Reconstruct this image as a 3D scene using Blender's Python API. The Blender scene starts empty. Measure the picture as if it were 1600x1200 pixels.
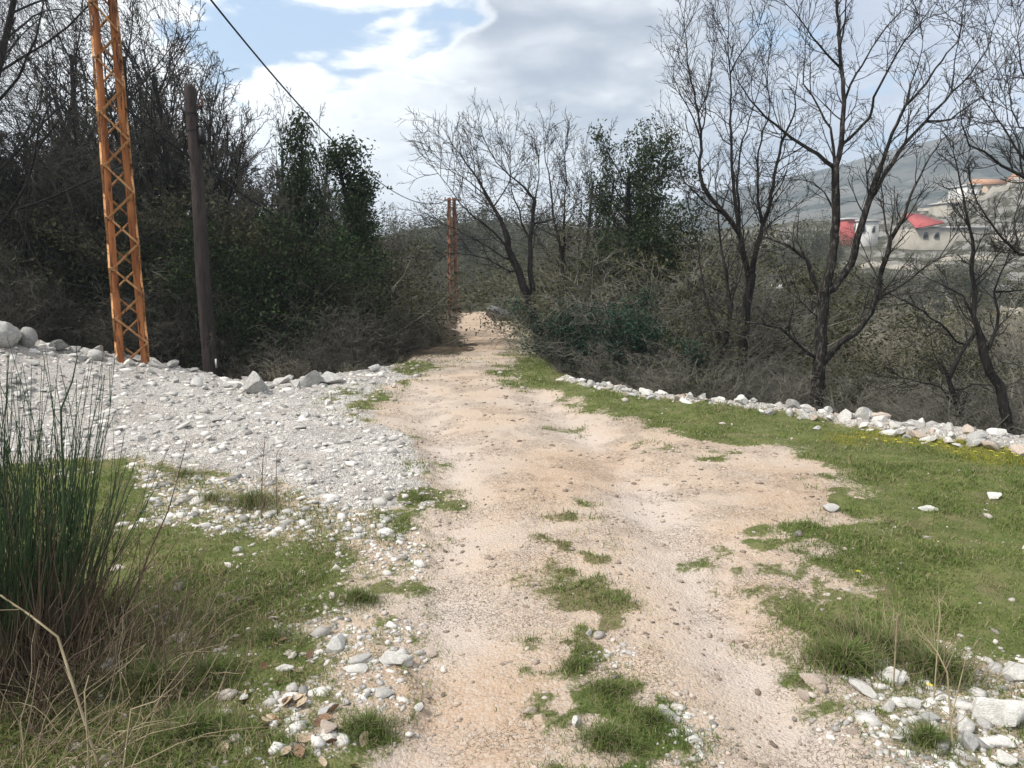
import bpy, math, random
import numpy as np
from mathutils import Vector, Matrix

# ------------------------------------------------------------------ camera, world, sun, exposure
scene = bpy.context.scene
col = scene.collection
F_PX, PITCH, CAM_Z = 1186.0, math.radians(9.5), 2.0
cam_d = bpy.data.cameras.new('camera')
cam = bpy.data.objects.new('camera', cam_d)
col.objects.link(cam)
cam.location = (0, 0, CAM_Z)
cam.rotation_euler = (math.pi / 2 - PITCH, 0, 0)
cam_d.sensor_width = 36
cam_d.lens = 36 * F_PX / 1600
cam_d.clip_start, cam_d.clip_end = 0.05, 12000
scene.camera = cam
scene.view_settings.view_transform = 'Standard'
scene.view_settings.look = 'None'
scene.view_settings.gamma = 1
scene.view_settings.use_curve_mapping = False
scene.view_settings.exposure = 0.60
scene.cycles.max_bounces = 6
scene.cycles.diffuse_bounces = 3
scene.cycles.volume_bounces = 1
scene.cycles.transparent_max_bounces = 6

SUN_EL, SUN_AZ = math.radians(52), math.radians(-112)      # azimuth from +Y towards +X
sd = Vector((math.sin(SUN_AZ) * math.cos(SUN_EL), math.cos(SUN_AZ) * math.cos(SUN_EL), math.sin(SUN_EL)))
sun_d = bpy.data.lights.new('sun', 'SUN')
sun = bpy.data.objects.new('sun', sun_d)
col.objects.link(sun)
sun.rotation_euler = sd.to_track_quat('Z', 'Y').to_euler()
sun_d.energy = 3.2
sun_d.angle = math.radians(9)
sun_d.color = (1.0, 0.95, 0.87)


class NT:
    """tiny node-graph helper"""
    def __init__(s, tree):
        s.t = tree
        s.n = tree.nodes
        s.n.clear()

    def add(s, kind, ins=None, **props):
        n = s.n.new(kind)
        for k, v in props.items():
            setattr(n, k, v)
        for k, v in (ins or {}).items():
            s.set(n, k, v)
        return n

    def set(s, n, k, v):
        sock = n.inputs[k]
        if isinstance(v, bpy.types.NodeSocket):
            s.t.links.new(v, sock)
        else:
            if isinstance(v, (tuple, list)) and len(v) == 3 and sock.type == 'RGBA':
                v = (*v, 1)
            sock.default_value = v

    def math(s, op, a, b=0.0, c=0.0, clamp=False):
        n = s.add('ShaderNodeMath', {0: a, 1: b, 2: c}, operation=op)
        n.use_clamp = clamp
        return n.outputs[0]

    def mix(s, f, a, b, blend='MIX'):
        n = s.n.new('ShaderNodeMix')
        n.data_type = 'RGBA'
        n.blend_type = blend
        s.set(n, 0, f)
        s.set(n, 6, a if not isinstance(a, tuple) else (*a, 1)[:4])
        s.set(n, 7, b if not isinstance(b, tuple) else (*b, 1)[:4])
        return n.outputs[2]

    def noise(s, vec, scale, detail=4, rough=0.55, dist=0.0):
        ins = {'Scale': scale, 'Detail': detail, 'Roughness': rough, 'Distortion': dist}
        if vec is not None:
            ins['Vector'] = vec
        return s.add('ShaderNodeTexNoise', ins).outputs['Fac']

    def ramp(s, f, lo, hi, a=0.0, b=1.0):
        n = s.add('ShaderNodeMapRange', {'Value': f, 'From Min': lo, 'From Max': hi, 'To Min': a, 'To Max': b},
                  interpolation_type='SMOOTHSTEP')
        return n.outputs[0]


world = bpy.data.worlds.new('World')
scene.world = world
world.use_nodes = True
world.cycles.sampling_method = 'MANUAL'
world.cycles.sample_map_resolution = 256
w = NT(world.node_tree)
sky = w.add('ShaderNodeTexSky', sky_type='NISHITA', sun_disc=False, sun_elevation=SUN_EL, sun_rotation=SUN_AZ,
            air_density=1.0, dust_density=1.5, ozone_density=1.2)
tc = w.add('ShaderNodeTexCoord')
sep = w.add('ShaderNodeSeparateXYZ', {0: tc.outputs['Generated']})
X, Y, Z = sep.outputs
zc = w.math('ADD', w.math('MAXIMUM', Z, 0.0), 0.22)
px_ = w.math('DIVIDE', X, zc)
py_ = w.math('DIVIDE', Y, zc)
pv = w.add('ShaderNodeCombineXYZ', {0: px_, 1: py_, 2: w.math('MULTIPLY', Z, 1.2)}).outputs[0]


def off(x, y, z):
    return w.add('ShaderNodeVectorMath', {0: pv, 1: (x, y, z)}, operation='ADD').outputs[0]


def dirdot(px, py, inner, outer):
    """1 within inner degrees of a fixed compass direction, 0 beyond outer degrees"""
    v = Vector((px, 1, py)).normalized()
    d = w.add('ShaderNodeVectorMath', {0: tc.outputs['Generated'], 1: tuple(v)}, operation='DOT_PRODUCT').outputs['Value']
    return w.ramp(d, math.cos(math.radians(outer)), math.cos(math.radians(inner)))


warp = w.add('ShaderNodeTexNoise', {'Vector': pv, 'Scale': 3.0, 'Detail': 5.0}).outputs['Color']
pw = w.add('ShaderNodeVectorMath', {0: pv, 1: w.add('ShaderNodeVectorMath', {0: warp, 1: (.34, .34, .34)}, operation='MULTIPLY').outputs[0]}, operation='ADD').outputs[0]
puff = w.add('ShaderNodeTexVoronoi', {'Vector': pw, 'Scale': 4.2, 'Smoothness': .35}, feature='SMOOTH_F1').outputs['Distance']
puff2 = w.add('ShaderNodeTexVoronoi', {'Vector': pw, 'Scale': 10.0, 'Smoothness': .3}, feature='SMOOTH_F1').outputs['Distance']
n1 = w.noise(off(.7, .4, .1), 1.7, 9, 0.58, 0.4)
n2 = w.noise(off(4.3, 1.7, 2.2), 1.1, 8, 0.55, 0.3)
n3 = w.noise(off(1.3, 8.7, 5.2), 3.4, 9, 0.6, 0.6)
gap = w.math('MAXIMUM', dirdot(-.30, .27, 2, 10.5), w.math('MULTIPLY', dirdot(-.13, .30, 2, 8), .55))      # the break in the cloud deck
gap2 = dirdot(.62, .30, 3, 22)
bright = w.math('MAXIMUM', dirdot(-.50, .25, 4, 22), w.math('MULTIPLY', dirdot(-.02, .10, 3, 22), .75))   # thinner, sunlit cloud
greyc = w.math('MAXIMUM', dirdot(.08, .225, 3, 12), w.math('MULTIPLY', dirdot(.26, .30, 5, 20), .8))     # heavy grey cloud bank
billow = w.math('SUBTRACT', w.math('MULTIPLY', w.math('SUBTRACT', .5, puff), .34), w.math('MULTIPLY', w.math('SUBTRACT', puff2, .35), .16))
cover = w.math('ADD', w.math('ADD', w.math('ADD', n1, w.math('MULTIPLY', bright, .10)), billow), w.math('SUBTRACT', .20, w.math('ADD', w.math('MULTIPLY', gap, .30), w.math('MULTIPLY', gap2, .05))))
mask = w.ramp(cover, .42, .55)
shade = w.math('ADD', w.math('ADD', w.math('MULTIPLY', n2, .45), w.math('MULTIPLY', n3, .60)), w.math('MULTIPLY', billow, 1.1))
shade = w.math('ADD', shade, w.math('SUBTRACT', w.math('MULTIPLY', bright, .24), w.math('MULTIPLY', greyc, .36)))
shade = w.ramp(shade, .06, .80)
cloud = w.mix(shade, (3.2, 3.6, 4.4), (9.9, 10.0, 10.0))
cloud = w.mix(w.math('MULTIPLY', gap2, .45), cloud, (4.7, 5.5, 7.3))
rim = w.math('MULTIPLY', w.ramp(cover, .44, .50), w.ramp(cover, .62, .52))
cloud = w.mix(w.math('MULTIPLY', rim, w.math('MULTIPLY', w.math('MAXIMUM', gap, bright), .8)), cloud, (11.0, 11.0, 10.9))
veil = w.mix(0.62, sky.outputs[0], (4.9, 6.7, 9.0))
skyc = w.mix(mask, veil, cloud)
skyc = w.mix(w.math('MULTIPLY', w.ramp(Z, 0.15, 0.0), .8), skyc, (7.2, 7.5, 8.1))
skyc = w.mix(w.ramp(Z, -0.01, -0.05), skyc, (0.9, 0.85, 0.7))
bg = w.add('ShaderNodeBackground', {'Color': skyc, 'Strength': 0.085})
wo = w.add('ShaderNodeOutputWorld', {'Surface': bg.outputs[0]})

# ------------------------------------------------------------------ numeric helpers
rs = np.random.RandomState(7)
rnd = random.Random(11)
CF = np.array([0, math.cos(PITCH), -math.sin(PITCH)])
CU = np.array([0, math.sin(PITCH), math.cos(PITCH)])


def ray(px, py):
    return CF + CU * ((600 - py) / F_PX) + np.array([1.0, 0, 0]) * ((px - 800) / F_PX)


def at(px, py, Yd):
    """world point on the sight line of a photo pixel at depth Yd"""
    d = ray(px, py)
    return np.array([0, 0, CAM_Z]) + d * (Yd / d[1])


def _h(ix, iy, seed):
    a = (ix.astype(np.int64) * 374761393 + iy.astype(np.int64) * 668265263 + seed * 982451653) & 0xffffffff
    a = ((a ^ (a >> 13)) * 1274126177) & 0xffffffff
    return ((a ^ (a >> 16)) & 0xffff) / 65535.0


def vn(x, y, seed=0):
    x = np.asarray(x, float); y = np.asarray(y, float)
    ix, iy = np.floor(x), np.floor(y)
    fx, fy = x - ix, y - iy
    fx = fx * fx * (3 - 2 * fx); fy = fy * fy * (3 - 2 * fy)
    a, b = _h(ix, iy, seed), _h(ix + 1, iy, seed)
    c, d = _h(ix, iy + 1, seed), _h(ix + 1, iy + 1, seed)
    return (a * (1 - fx) + b * fx) * (1 - fy) + (c * (1 - fx) + d * fx) * fy


def fbm(x, y, octs=4, seed=0, gain=0.5):
    s = 0; a = 1; t = 0
    for i in range(octs):
        s = s + a * vn(x * 2 ** i + 17.3 * i, y * 2 ** i - 9.1 * i, seed + i)
        t += a; a *= gain
    return s / t


def sstep(t):
    t = np.clip(t, 0, 1)
    return t * t * (3 - 2 * t)


def seg_dist(x, y, pts, closed=False):
    """distance to a polyline, side (+ = right of its direction)"""
    pts = np.asarray(pts, float)
    n = len(pts)
    best = np.full(np.shape(x), 1e9); side = np.ones(np.shape(x))
    for i in range(n if closed else n - 1):
        ax, ay = pts[i]; bx, by = pts[(i + 1) % n]
        dx, dy = bx - ax, by - ay
        L2 = dx * dx + dy * dy + 1e-12
        t = np.clip(((x - ax) * dx + (y - ay) * dy) / L2, 0, 1)
        qx, qy = x - ax - t * dx, y - ay - t * dy
        d = np.hypot(qx, qy)
        cr = dy * (x - ax) - dx * (y - ay)
        m = d < best - 1e-9
        best = np.where(m, d, best); side = np.where(m, np.sign(cr), side)
    return best, side


def poly_sd(x, y, pts):
    """signed distance to polygon, + inside"""
    d, _ = seg_dist(x, y, pts, True)
    ins = np.zeros(np.shape(x), bool)
    n = len(pts)
    for i in range(n):
        ax, ay = pts[i]; bx, by = pts[(i + 1) % n]
        c = ((ay > y) != (by > y)) & (x < (bx - ax) * (y - ay) / (by - ay + 1e-12) + ax)
        ins ^= c
    return np.where(ins, d, -d)


# ------------------------------------------------------------------ terrain
EDGE_R = [(14.5, 1.4), (9.6, 5.1), (5.63, 8.12), (2.9, 10.3), (1.18, 11.6), (0.55, 14.5), (0.75, 20), (0.7, 27), (-0.4, 50), (-2, 90)]
EDGE_L = [(-5, 95), (-5.2, 50), (-3.0, 26), (-2.3, 18), (-2.0, 14.8), (-2.9, 13.2), (-3.9, 12.0), (-6.0, 12.6), (-7.45, 11.5), (-10, 10.4), (-16, 9.5)]


def edge_r(x, y):
    d, s = seg_dist(x, y, EDGE_R)
    return d * s                    # + beyond the edge (down slope)


def edge_l(x, y):
    d, s = seg_dist(x, y, EDGE_L)
    return d * s


def Hbase(x, y):
    x = np.asarray(x, float); y = np.asarray(y, float)
    g = np.interp(y, [-50, 0, 12, 17, 25, 50, 80, 200], [0, 0, 0, -.10, -.52, -1.62, -3.5, -14])
    t = np.clip((-x - 3.6) / 3.9, 0, 2.2)
    m = 0.82 * np.where(t < 1, t * t, 1 + 0.5 * (t - 1)) * sstep((y - 4) / 7)
    er = edge_r(x, y)
    dr = np.interp(er, [0, .4, 2, 6, 15, 30, 60], [0, -.30, -.95, -1.9, -3.6, -6.5, -9])
    el = edge_l(x, y)
    dl = np.interp(el, [0, .6, 2, 6, 20], [0, -.42, -.9, -1.2, -1.5])
    return g + m + dr + dl


def hit(px, py):
    d = ray(px, py)
    t = np.geomspace(1.5, 120, 260)
    p = np.array([0, 0, CAM_Z])[:, None] + d[:, None] * t
    h = Hbase(p[0], p[1])
    k = np.argmax(p[2] < h)
    if k == 0:
        k = len(t) - 1
    a, b = t[k - 1], t[k]
    for _ in range(14):
        c = (a + b) / 2
        q = np.array([0, 0, CAM_Z]) + d * c
        if q[2] < Hbase(q[0], q[1]):
            b = c
        else:
            a = c
    return np.array([0, 0, CAM_Z]) + d * b


def ground_poly(pxs):
    return [tuple(hit(*p)[:2]) for p in pxs]


def below(px, py):               # continues an outline below the picture's lower border
    return px, py


ROAD = ground_poly([(560, 1700), (600, 1350), (610, 1200), (625, 1100), (640, 1000), (608, 960), (602, 930), (640, 870), (660, 820), (690, 770),
                    (670, 720), (620, 665), (590, 635), (600, 610), (650, 590), (700, 570), (735, 555), (742, 541), (716, 517), (722, 491),
                    (762, 488), (778, 506), (796, 520), (786, 541), (785, 560), (772, 585), (790, 606), (870, 618), (925, 640), (1000, 664),
                    (1100, 688), (1200, 703), (1260, 722), (1300, 770), (1320, 800), (1225, 825), (1250, 870), (1310, 915), (1300, 945), (1235, 962),
                    (1225, 1010), (1262, 1060), (1300, 1100), (1335, 1160), (1360, 1250), (1420, 1700)])
STRIP = ground_poly([(872, 795), (900, 790), (940, 850), (962, 900), (1004, 980), (985, 1020), (1050, 1090), (1105, 1150), (1110, 1250), (1160, 1700), (860, 1700),
                     (866, 1200), (862, 1130), (850, 1020), (880, 985), (850, 920), (838, 870)])
GRAVEL = ground_poly([(-700, 800), (-300, 770), (0, 745), (190, 722), (300, 742), (380, 765), (470, 762), (540, 790), (600, 800), (690, 775),
                      (675, 720), (640, 680), (600, 640), (610, 607), (640, 585)]) + [(-2.3, 14.6), (-3.0, 13.3), (-3.9, 12.4), (-6, 13), (-7.5, 12), (-16, 10.5)]
PATCHES = [ground_poly(p) for p in (
    [(565, 800), (600, 792), (640, 798), (632, 816), (580, 818)], [(622, 778), (650, 768), (692, 768), (685, 776), (655, 788), (632, 795)],
    [(1105, 714), (1135, 711), (1130, 722), (1105, 722)], [(1165, 826), (1200, 822), (1190, 835), (1165, 836)],
    [(1180, 850), (1230, 846), (1225, 862), (1185, 866)], [(595, 880), (650, 872), (640, 890), (600, 896)])]
SPARSE = [ground_poly(p) for p in (
    [(680, 716), (718, 712), (722, 722), (686, 724)], [(690, 738), (725, 734), (725, 744), (694, 745)],
    [(845, 772), (890, 770), (885, 782), (850, 783)], [(860, 668), (910, 662), (905, 676), (862, 678)],
    [(990, 690), (1180, 700), (1160, 712), (1010, 706)], [(1075, 905), (1115, 896), (1110, 908), (1078, 912)],
    [(1040, 850), (1140, 850), (1140, 920), (1050, 915)], [(680, 560), (760, 556), (740, 572), (690, 580)],
    [(1140, 850), (1240, 850), (1260, 900), (1200, 940), (1130, 900)], [(480, 618), (560, 600), (610, 612), (600, 640), (520, 646)])]
PEBBLY = [ground_poly(p) for p in (
    [(500, 770), (560, 780), (660, 850), (650, 900), (560, 880), (480, 830)], [(500, 970), (640, 960), (655, 1040), (640, 1110), (560, 1090), (510, 1020)],
    [(190, 722), (480, 762), (530, 830), (420, 845), (230, 815)], [(430, 1080), (540, 1090), (530, 1160), (450, 1180)], [(1290, 1040), (1480, 1010), (1640, 1050), (1700, 1260), (1330, 1230)],
    [(1050, 1110), (1090, 1100), (1110, 1180), (1130, 1300), (1060, 1300)], [(930, 1010), (1000, 1000), (1020, 1060), (960, 1060)])]
REDS = [ground_poly(p) for p in (
    [(1150, 720), (1310, 730), (1340, 800), (1220, 830), (1310, 920), (1240, 980), (1140, 900), (1180, 800)],
    [(700, 548), (792, 548), (800, 520), (765, 484), (715, 484), (712, 520)], [(640, 1060), (860, 1040), (860, 1250), (640, 1250)], [(1180, 900), (1320, 910), (1240, 1020)], [(830, 700), (1000, 690), (960, 780), (800, 790)])]
YEL = ground_poly([(1330, 668), (1420, 668), (1560, 695), (1600, 712), (1600, 730), (1430, 700), (1330, 690)])
TUFT_R = ground_poly([(1240, 955), (1330, 935), (1480, 960), (1500, 1060), (1440, 1075), (1300, 1060), (1262, 1040)])


def soft(x, y, poly, wdt, amp, fr, seed):
    n = (fbm(x * fr, y * fr, 4, seed) - .5) * 2 * amp + (fbm(x * 7, y * 7, 3, seed + 7) - .5) * min(amp, .3) * 1.5
    return sstep((poly_sd(x, y, poly) + n) / (2 * wdt) + .5)


def edge_c(x, y):
    return x - np.interp(y, [0, 14, 20, 27, 50, 90], [0, -.9, -.6, -.5, -2.4, -3.5])


def masks(x, y):
    road = soft(x, y, ROAD, .20, .42, 1.8, 1)
    far = np.clip(y / 14, .35, 1)
    strip = soft(x, y, STRIP, .22, .26, 3.5, 2) * sstep((fbm(x * 5, y * 5, 3, 21) - .27 - .032 * y) / .14 + .4)
    grav = soft(x, y, GRAVEL, .34, .75, 1.5, 3)
    patch = np.zeros(np.shape(x)); sparse = np.zeros(np.shape(x)); peb = np.zeros(np.shape(x)); red = np.zeros(np.shape(x))
    for k, p in enumerate(PATCHES):
        patch = np.maximum(patch, soft(x, y, p, .05, .14, 5, 30 + k))
    for k, p in enumerate(SPARSE):
        sparse = np.maximum(sparse, soft(x, y, p, .10, .2, 5, 40 + k) * sstep((fbm(x * 6, y * 6, 3, 50 + k) - .48) / .12))
    for k, p in enumerate(PEBBLY):
        peb = np.maximum(peb, soft(x, y, p, .15, .25, 3, 60 + k))
    for k, p in enumerate(REDS):
        red = np.maximum(red, soft(x, y, p, .35, .4, 1.5, 70 + k))
    er, el = edge_r(x, y), edge_l(x, y)
    rim_w = .28 + .42 * sstep((x - 2.5) / 3.0)
    rim = sstep((er + rim_w + (fbm(x * 2.5, y * 2.5, 3, 9) - .5) * .5) / .2) * (y < 12.6) * (er < .5)
    litter = np.maximum(sstep((er - .1) / .5), sstep((el - .1) / .5))
    litter = np.maximum(litter, sstep((y - 14.5) / 2.5) * (1 - road) * np.where(edge_c(x, y) < 0, .9, .25))
    worn = sstep((fbm(x * 1.7, y * 1.7, 4, 14) - .60) / .12)
    # bare tongues where the right-hand verge breaks up
    verge = np.clip(poly_sd(x, y, ROAD), -2, 0)
    frag = np.exp(verge / .45) * sstep((fbm(x * 3.2, y * 3.2, 4, 16) - .52) / .1)
    gr = (1 - road) * (1 - grav) * (1 - rim)
    gr = gr * (1 - .8 * frag)
    gr = np.maximum(gr, np.maximum(strip, patch) * 1.0)
    gr = np.maximum(gr, sparse * .65)
    gr = gr * (1 - .55 * peb * (1 - strip)) * (1 - litter)
    gr = gr * (1 - sstep((y - 13.5) / 3) * np.where(edge_c(x, y) < 0, .85, .25))
    dirt = np.clip(1 - gr - grav * (1 - road) - rim, 0, 1) * (1 - litter)
    gv = np.clip(np.maximum(grav * (1 - road) * (1 - np.maximum(patch, sparse * .5)), rim), 0, 1) * (1 - litter)
    yel = soft(x, y, YEL, .2, .4, 2.5, 81)
    return dict(road=road, strip=strip, grav=gv, dirt=dirt, grass=gr, litter=litter, red=red, peb=peb, rim=rim, worn=worn, yel=yel, er=er, el=el)


def ruts(x, y):
    """two wheel lines left of and right of the grassy crown"""
    cx = np.interp(y, [0, 2.5, 4, 6, 8, 11, 14], [.42, .42, .40, .30, .1, -.5, -1.2])
    off = np.interp(y, [0, 4, 8, 14], [.72, .80, .85, .8])
    a = np.exp(-((x - cx - off) / .28) ** 2) + np.exp(-((x - cx + off) / .28) ** 2)
    return a * sstep((14 - y) / 6)


def H(x, y, m=None):
    x = np.asarray(x, float); y = np.asarray(y, float)
    m = m or masks(x, y)
    h = Hbase(x, y)
    h = h + (fbm(x * .9, y * .9, 3, 90) - .5) * .10 * (1 - .6 * m['road'])
    h = h - .075 * ruts(x, y) * m['road']
    h = h + m['grass'] * (fbm(x * 4, y * 4, 4, 91) - .42) * .085
    rough = fbm(x * 9, y * 9, 4, 92, .6)
    h = h + m['dirt'] * (rough - .5) * .035
    lump = np.abs(fbm(x * 7, y * 7, 3, 93) - .5) * 2
    h = h + m['grav'] * ((.35 - lump) * .10 + (rough - .5) * .06)
    h = h + m['rim'] * .06 + m['litter'] * (fbm(x * 1.5, y * 1.5, 3, 94) - .5) * .3
    return h


GRID = {}


def hgrid(x, y):
    x = np.asarray(x, float); y = np.asarray(y, float)
    i = np.clip(np.searchsorted(GRID['ys'], y) - 1, 0, len(GRID['ys']) - 2)
    ty = np.clip((y - GRID['ys'][i]) / (GRID['ys'][i + 1] - GRID['ys'][i]), 0, 1)
    out = 0
    for ii, wt in ((i, 1 - ty), (i + 1, ty)):
        u = x / (np.maximum(GRID['ys'][ii], -.2) + 1.7)
        j = np.clip(np.searchsorted(GRID['us'], u) - 1, 0, len(GRID['us']) - 2)
        tx = np.clip((u - GRID['us'][j]) / (GRID['us'][j + 1] - GRID['us'][j]), 0, 1)
        out = out + wt * (GRID['z'][ii, j] * (1 - tx) + GRID['z'][ii, j + 1] * tx)
    return out


def h1(x, y):
    return float(hgrid(np.array([x]), np.array([y]))[0])


# ------------------------------------------------------------------ mesh / object helpers
def mesh_np(name, verts, faces, mat=None, smooth=True, colors=None):
    """faces: list of (n,k) int arrays"""
    me = bpy.data.meshes.new(name)
    verts = np.asarray(verts, np.float32)
    me.vertices.add(len(verts))
    me.vertices.foreach_set('co', verts.ravel())
    loops = np.concatenate([f.ravel() for f in faces]).astype(np.int32)
    tot = np.concatenate([np.full(len(f), f.shape[1], np.int32) for f in faces])
    start = np.concatenate([[0], np.cumsum(tot)[:-1]]).astype(np.int32)
    me.loops.add(len(loops))
    me.loops.foreach_set('vertex_index', loops)
    me.polygons.add(len(tot))
    me.polygons.foreach_set('loop_start', start)
    me.polygons.foreach_set('loop_total', tot)
    me.update(calc_edges=True)
    if smooth:
        me.polygons.foreach_set('use_smooth', np.ones(len(tot), bool))
    for nm, c in (colors or {}).items():
        a = me.attributes.new(nm, 'FLOAT_COLOR', 'POINT')
        c4 = np.ones((len(verts), 4), np.float32); c4[:, :c.shape[1]] = c
        a.data.foreach_set('color', c4.ravel())
    if mat:
        me.materials.append(mat)
    me.validate()
    return me


def obj(name, me, parent=None, loc=(0, 0, 0), rot=(0, 0, 0), scale=(1, 1, 1)):
    o = bpy.data.objects.new(name, me)
    col.objects.link(o)
    o.location = loc; o.rotation_euler = rot; o.scale = scale
    if parent:
        o.parent = parent
    return o


def tag(o, label=None, cat=None, group=None, kind=None):
    for k, v in (('label', label), ('category', cat), ('group', group), ('kind', kind)):
        if v:
            o[k] = v
    return o


def empty(name, loc, label, cat, group=None, rz=0):
    o = obj(name, None, None, loc, (0, 0, rz))
    o.empty_display_size = .2
    return tag(o, label, cat, group)


def copy_tree(o, parent=None):
    c = o.copy()
    col.objects.link(c)
    if parent:
        c.parent = parent
    for ch in o.children:
        copy_tree(ch, c)
    return c


def tubes(polys, sides=4):
    """polys: list of (pts (n,3), radii (n,)); returns verts, quads"""
    V, Q = [], []
    base = 0
    groups = {}
    for p, r in polys:
        groups.setdefault(len(p), []).append((p, r))
    ang = np.arange(sides) * 2 * np.pi / sides
    for n, lst in groups.items():
        P = np.array([a for a, _ in lst], float)          # m,n,3
        R = np.array([b for _, b in lst], float)
        m = len(lst)
        T = np.empty_like(P)
        T[:, 1:-1] = P[:, 2:] - P[:, :-2]
        T[:, 0] = P[:, 1] - P[:, 0]; T[:, -1] = P[:, -1] - P[:, -2]
        T /= np.linalg.norm(T, axis=2, keepdims=True) + 1e-9
        ov = P[:, -1] - P[:, 0]
        ref = np.eye(3)[np.argmin(np.abs(ov), axis=1)][:, None, :]
        A = np.cross(T, ref); A /= np.linalg.norm(A, axis=2, keepdims=True) + 1e-9
        B = np.cross(T, A)
        ring = P[:, :, None, :] + R[:, :, None, None] * (A[:, :, None, :] * np.cos(ang)[None, None, :, None] + B[:, :, None, :] * np.sin(ang)[None, None, :, None])
        V.append(ring.reshape(-1, 3))
        idx = base + np.arange(m * n * sides).reshape(m, n, sides)
        a = idx[:, :-1, :]; b = np.roll(a, -1, axis=2)
        c = idx[:, 1:, :]; d = np.roll(c, -1, axis=2)
        Q.append(np.stack([a, b, d, c], axis=-1).reshape(-1, 4))
        base += m * n * sides
    return np.concatenate(V), np.concatenate(Q)


def tube_mesh(name, polys, mat, sides=4):
    v, q = tubes(polys, sides)
    return mesh_np(name, v, [q], mat)


def box_mesh(name, size, mat, origin=(0, 0, 0)):
    sx, sy, sz = [s / 2 for s in size]
    v = np.array([(x * sx, y * sy, z * sz) for x in (-1, 1) for y in (-1, 1) for z in (-1, 1)]) + np.array(origin)
    f = np.array([(0, 1, 3, 2), (4, 6, 7, 5), (0, 4, 5, 1), (2, 3, 7, 6), (0, 2, 6, 4), (1, 5, 7, 3)])
    return mesh_np(name, v, [f], mat, smooth=False)


# ------------------------------------------------------------------ materials
def material(name, build, rough=.9, spec=.2):
    m = bpy.data.materials.new(name)
    m.use_nodes = True
    g = NT(m.node_tree)
    bs = g.add('ShaderNodeBsdfPrincipled', {'Roughness': rough, 'Specular IOR Level': spec})
    g.add('ShaderNodeOutputMaterial', {'Surface': bs.outputs[0]})
    build(g, bs)
    return m


def objvec(g):
    return g.add('ShaderNodeTexCoord').outputs['Object']


def noise_mat(name, c1, c2, scale, rough=.9, bump=.0, bscale=None, c3=None, dist=.02, spec=.2, stretch=None, rand=0.0):
    def b(g, bs):
        v = objvec(g)
        if stretch:
            v = g.add('ShaderNodeVectorMath', {0: v, 1: stretch}, operation='MULTIPLY').outputs[0]
        f = g.ramp(g.noise(v, scale, 6, .6, .3), .33, .67)
        c = g.mix(f, c1, c2)
        if c3:
            c = g.mix(g.ramp(g.noise(v, scale * 3.7, 5, .65), .50, .66), c, c3)
        if rand:
            oi = g.add('ShaderNodeObjectInfo').outputs['Random']
            c = g.mix(1.0, c, g.mix(oi, (1 - rand,) * 3, (1 + rand,) * 3), 'MULTIPLY')
        g.set(bs, 'Base Color', c)
        if bump:
            bn = g.add('ShaderNodeBump', {'Strength': bump, 'Distance': dist, 'Height': g.noise(v, bscale or scale * 4, 8, .65)})
            g.set(bs, 'Normal', bn.outputs[0])
    return material(name, b, rough, spec)


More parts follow.
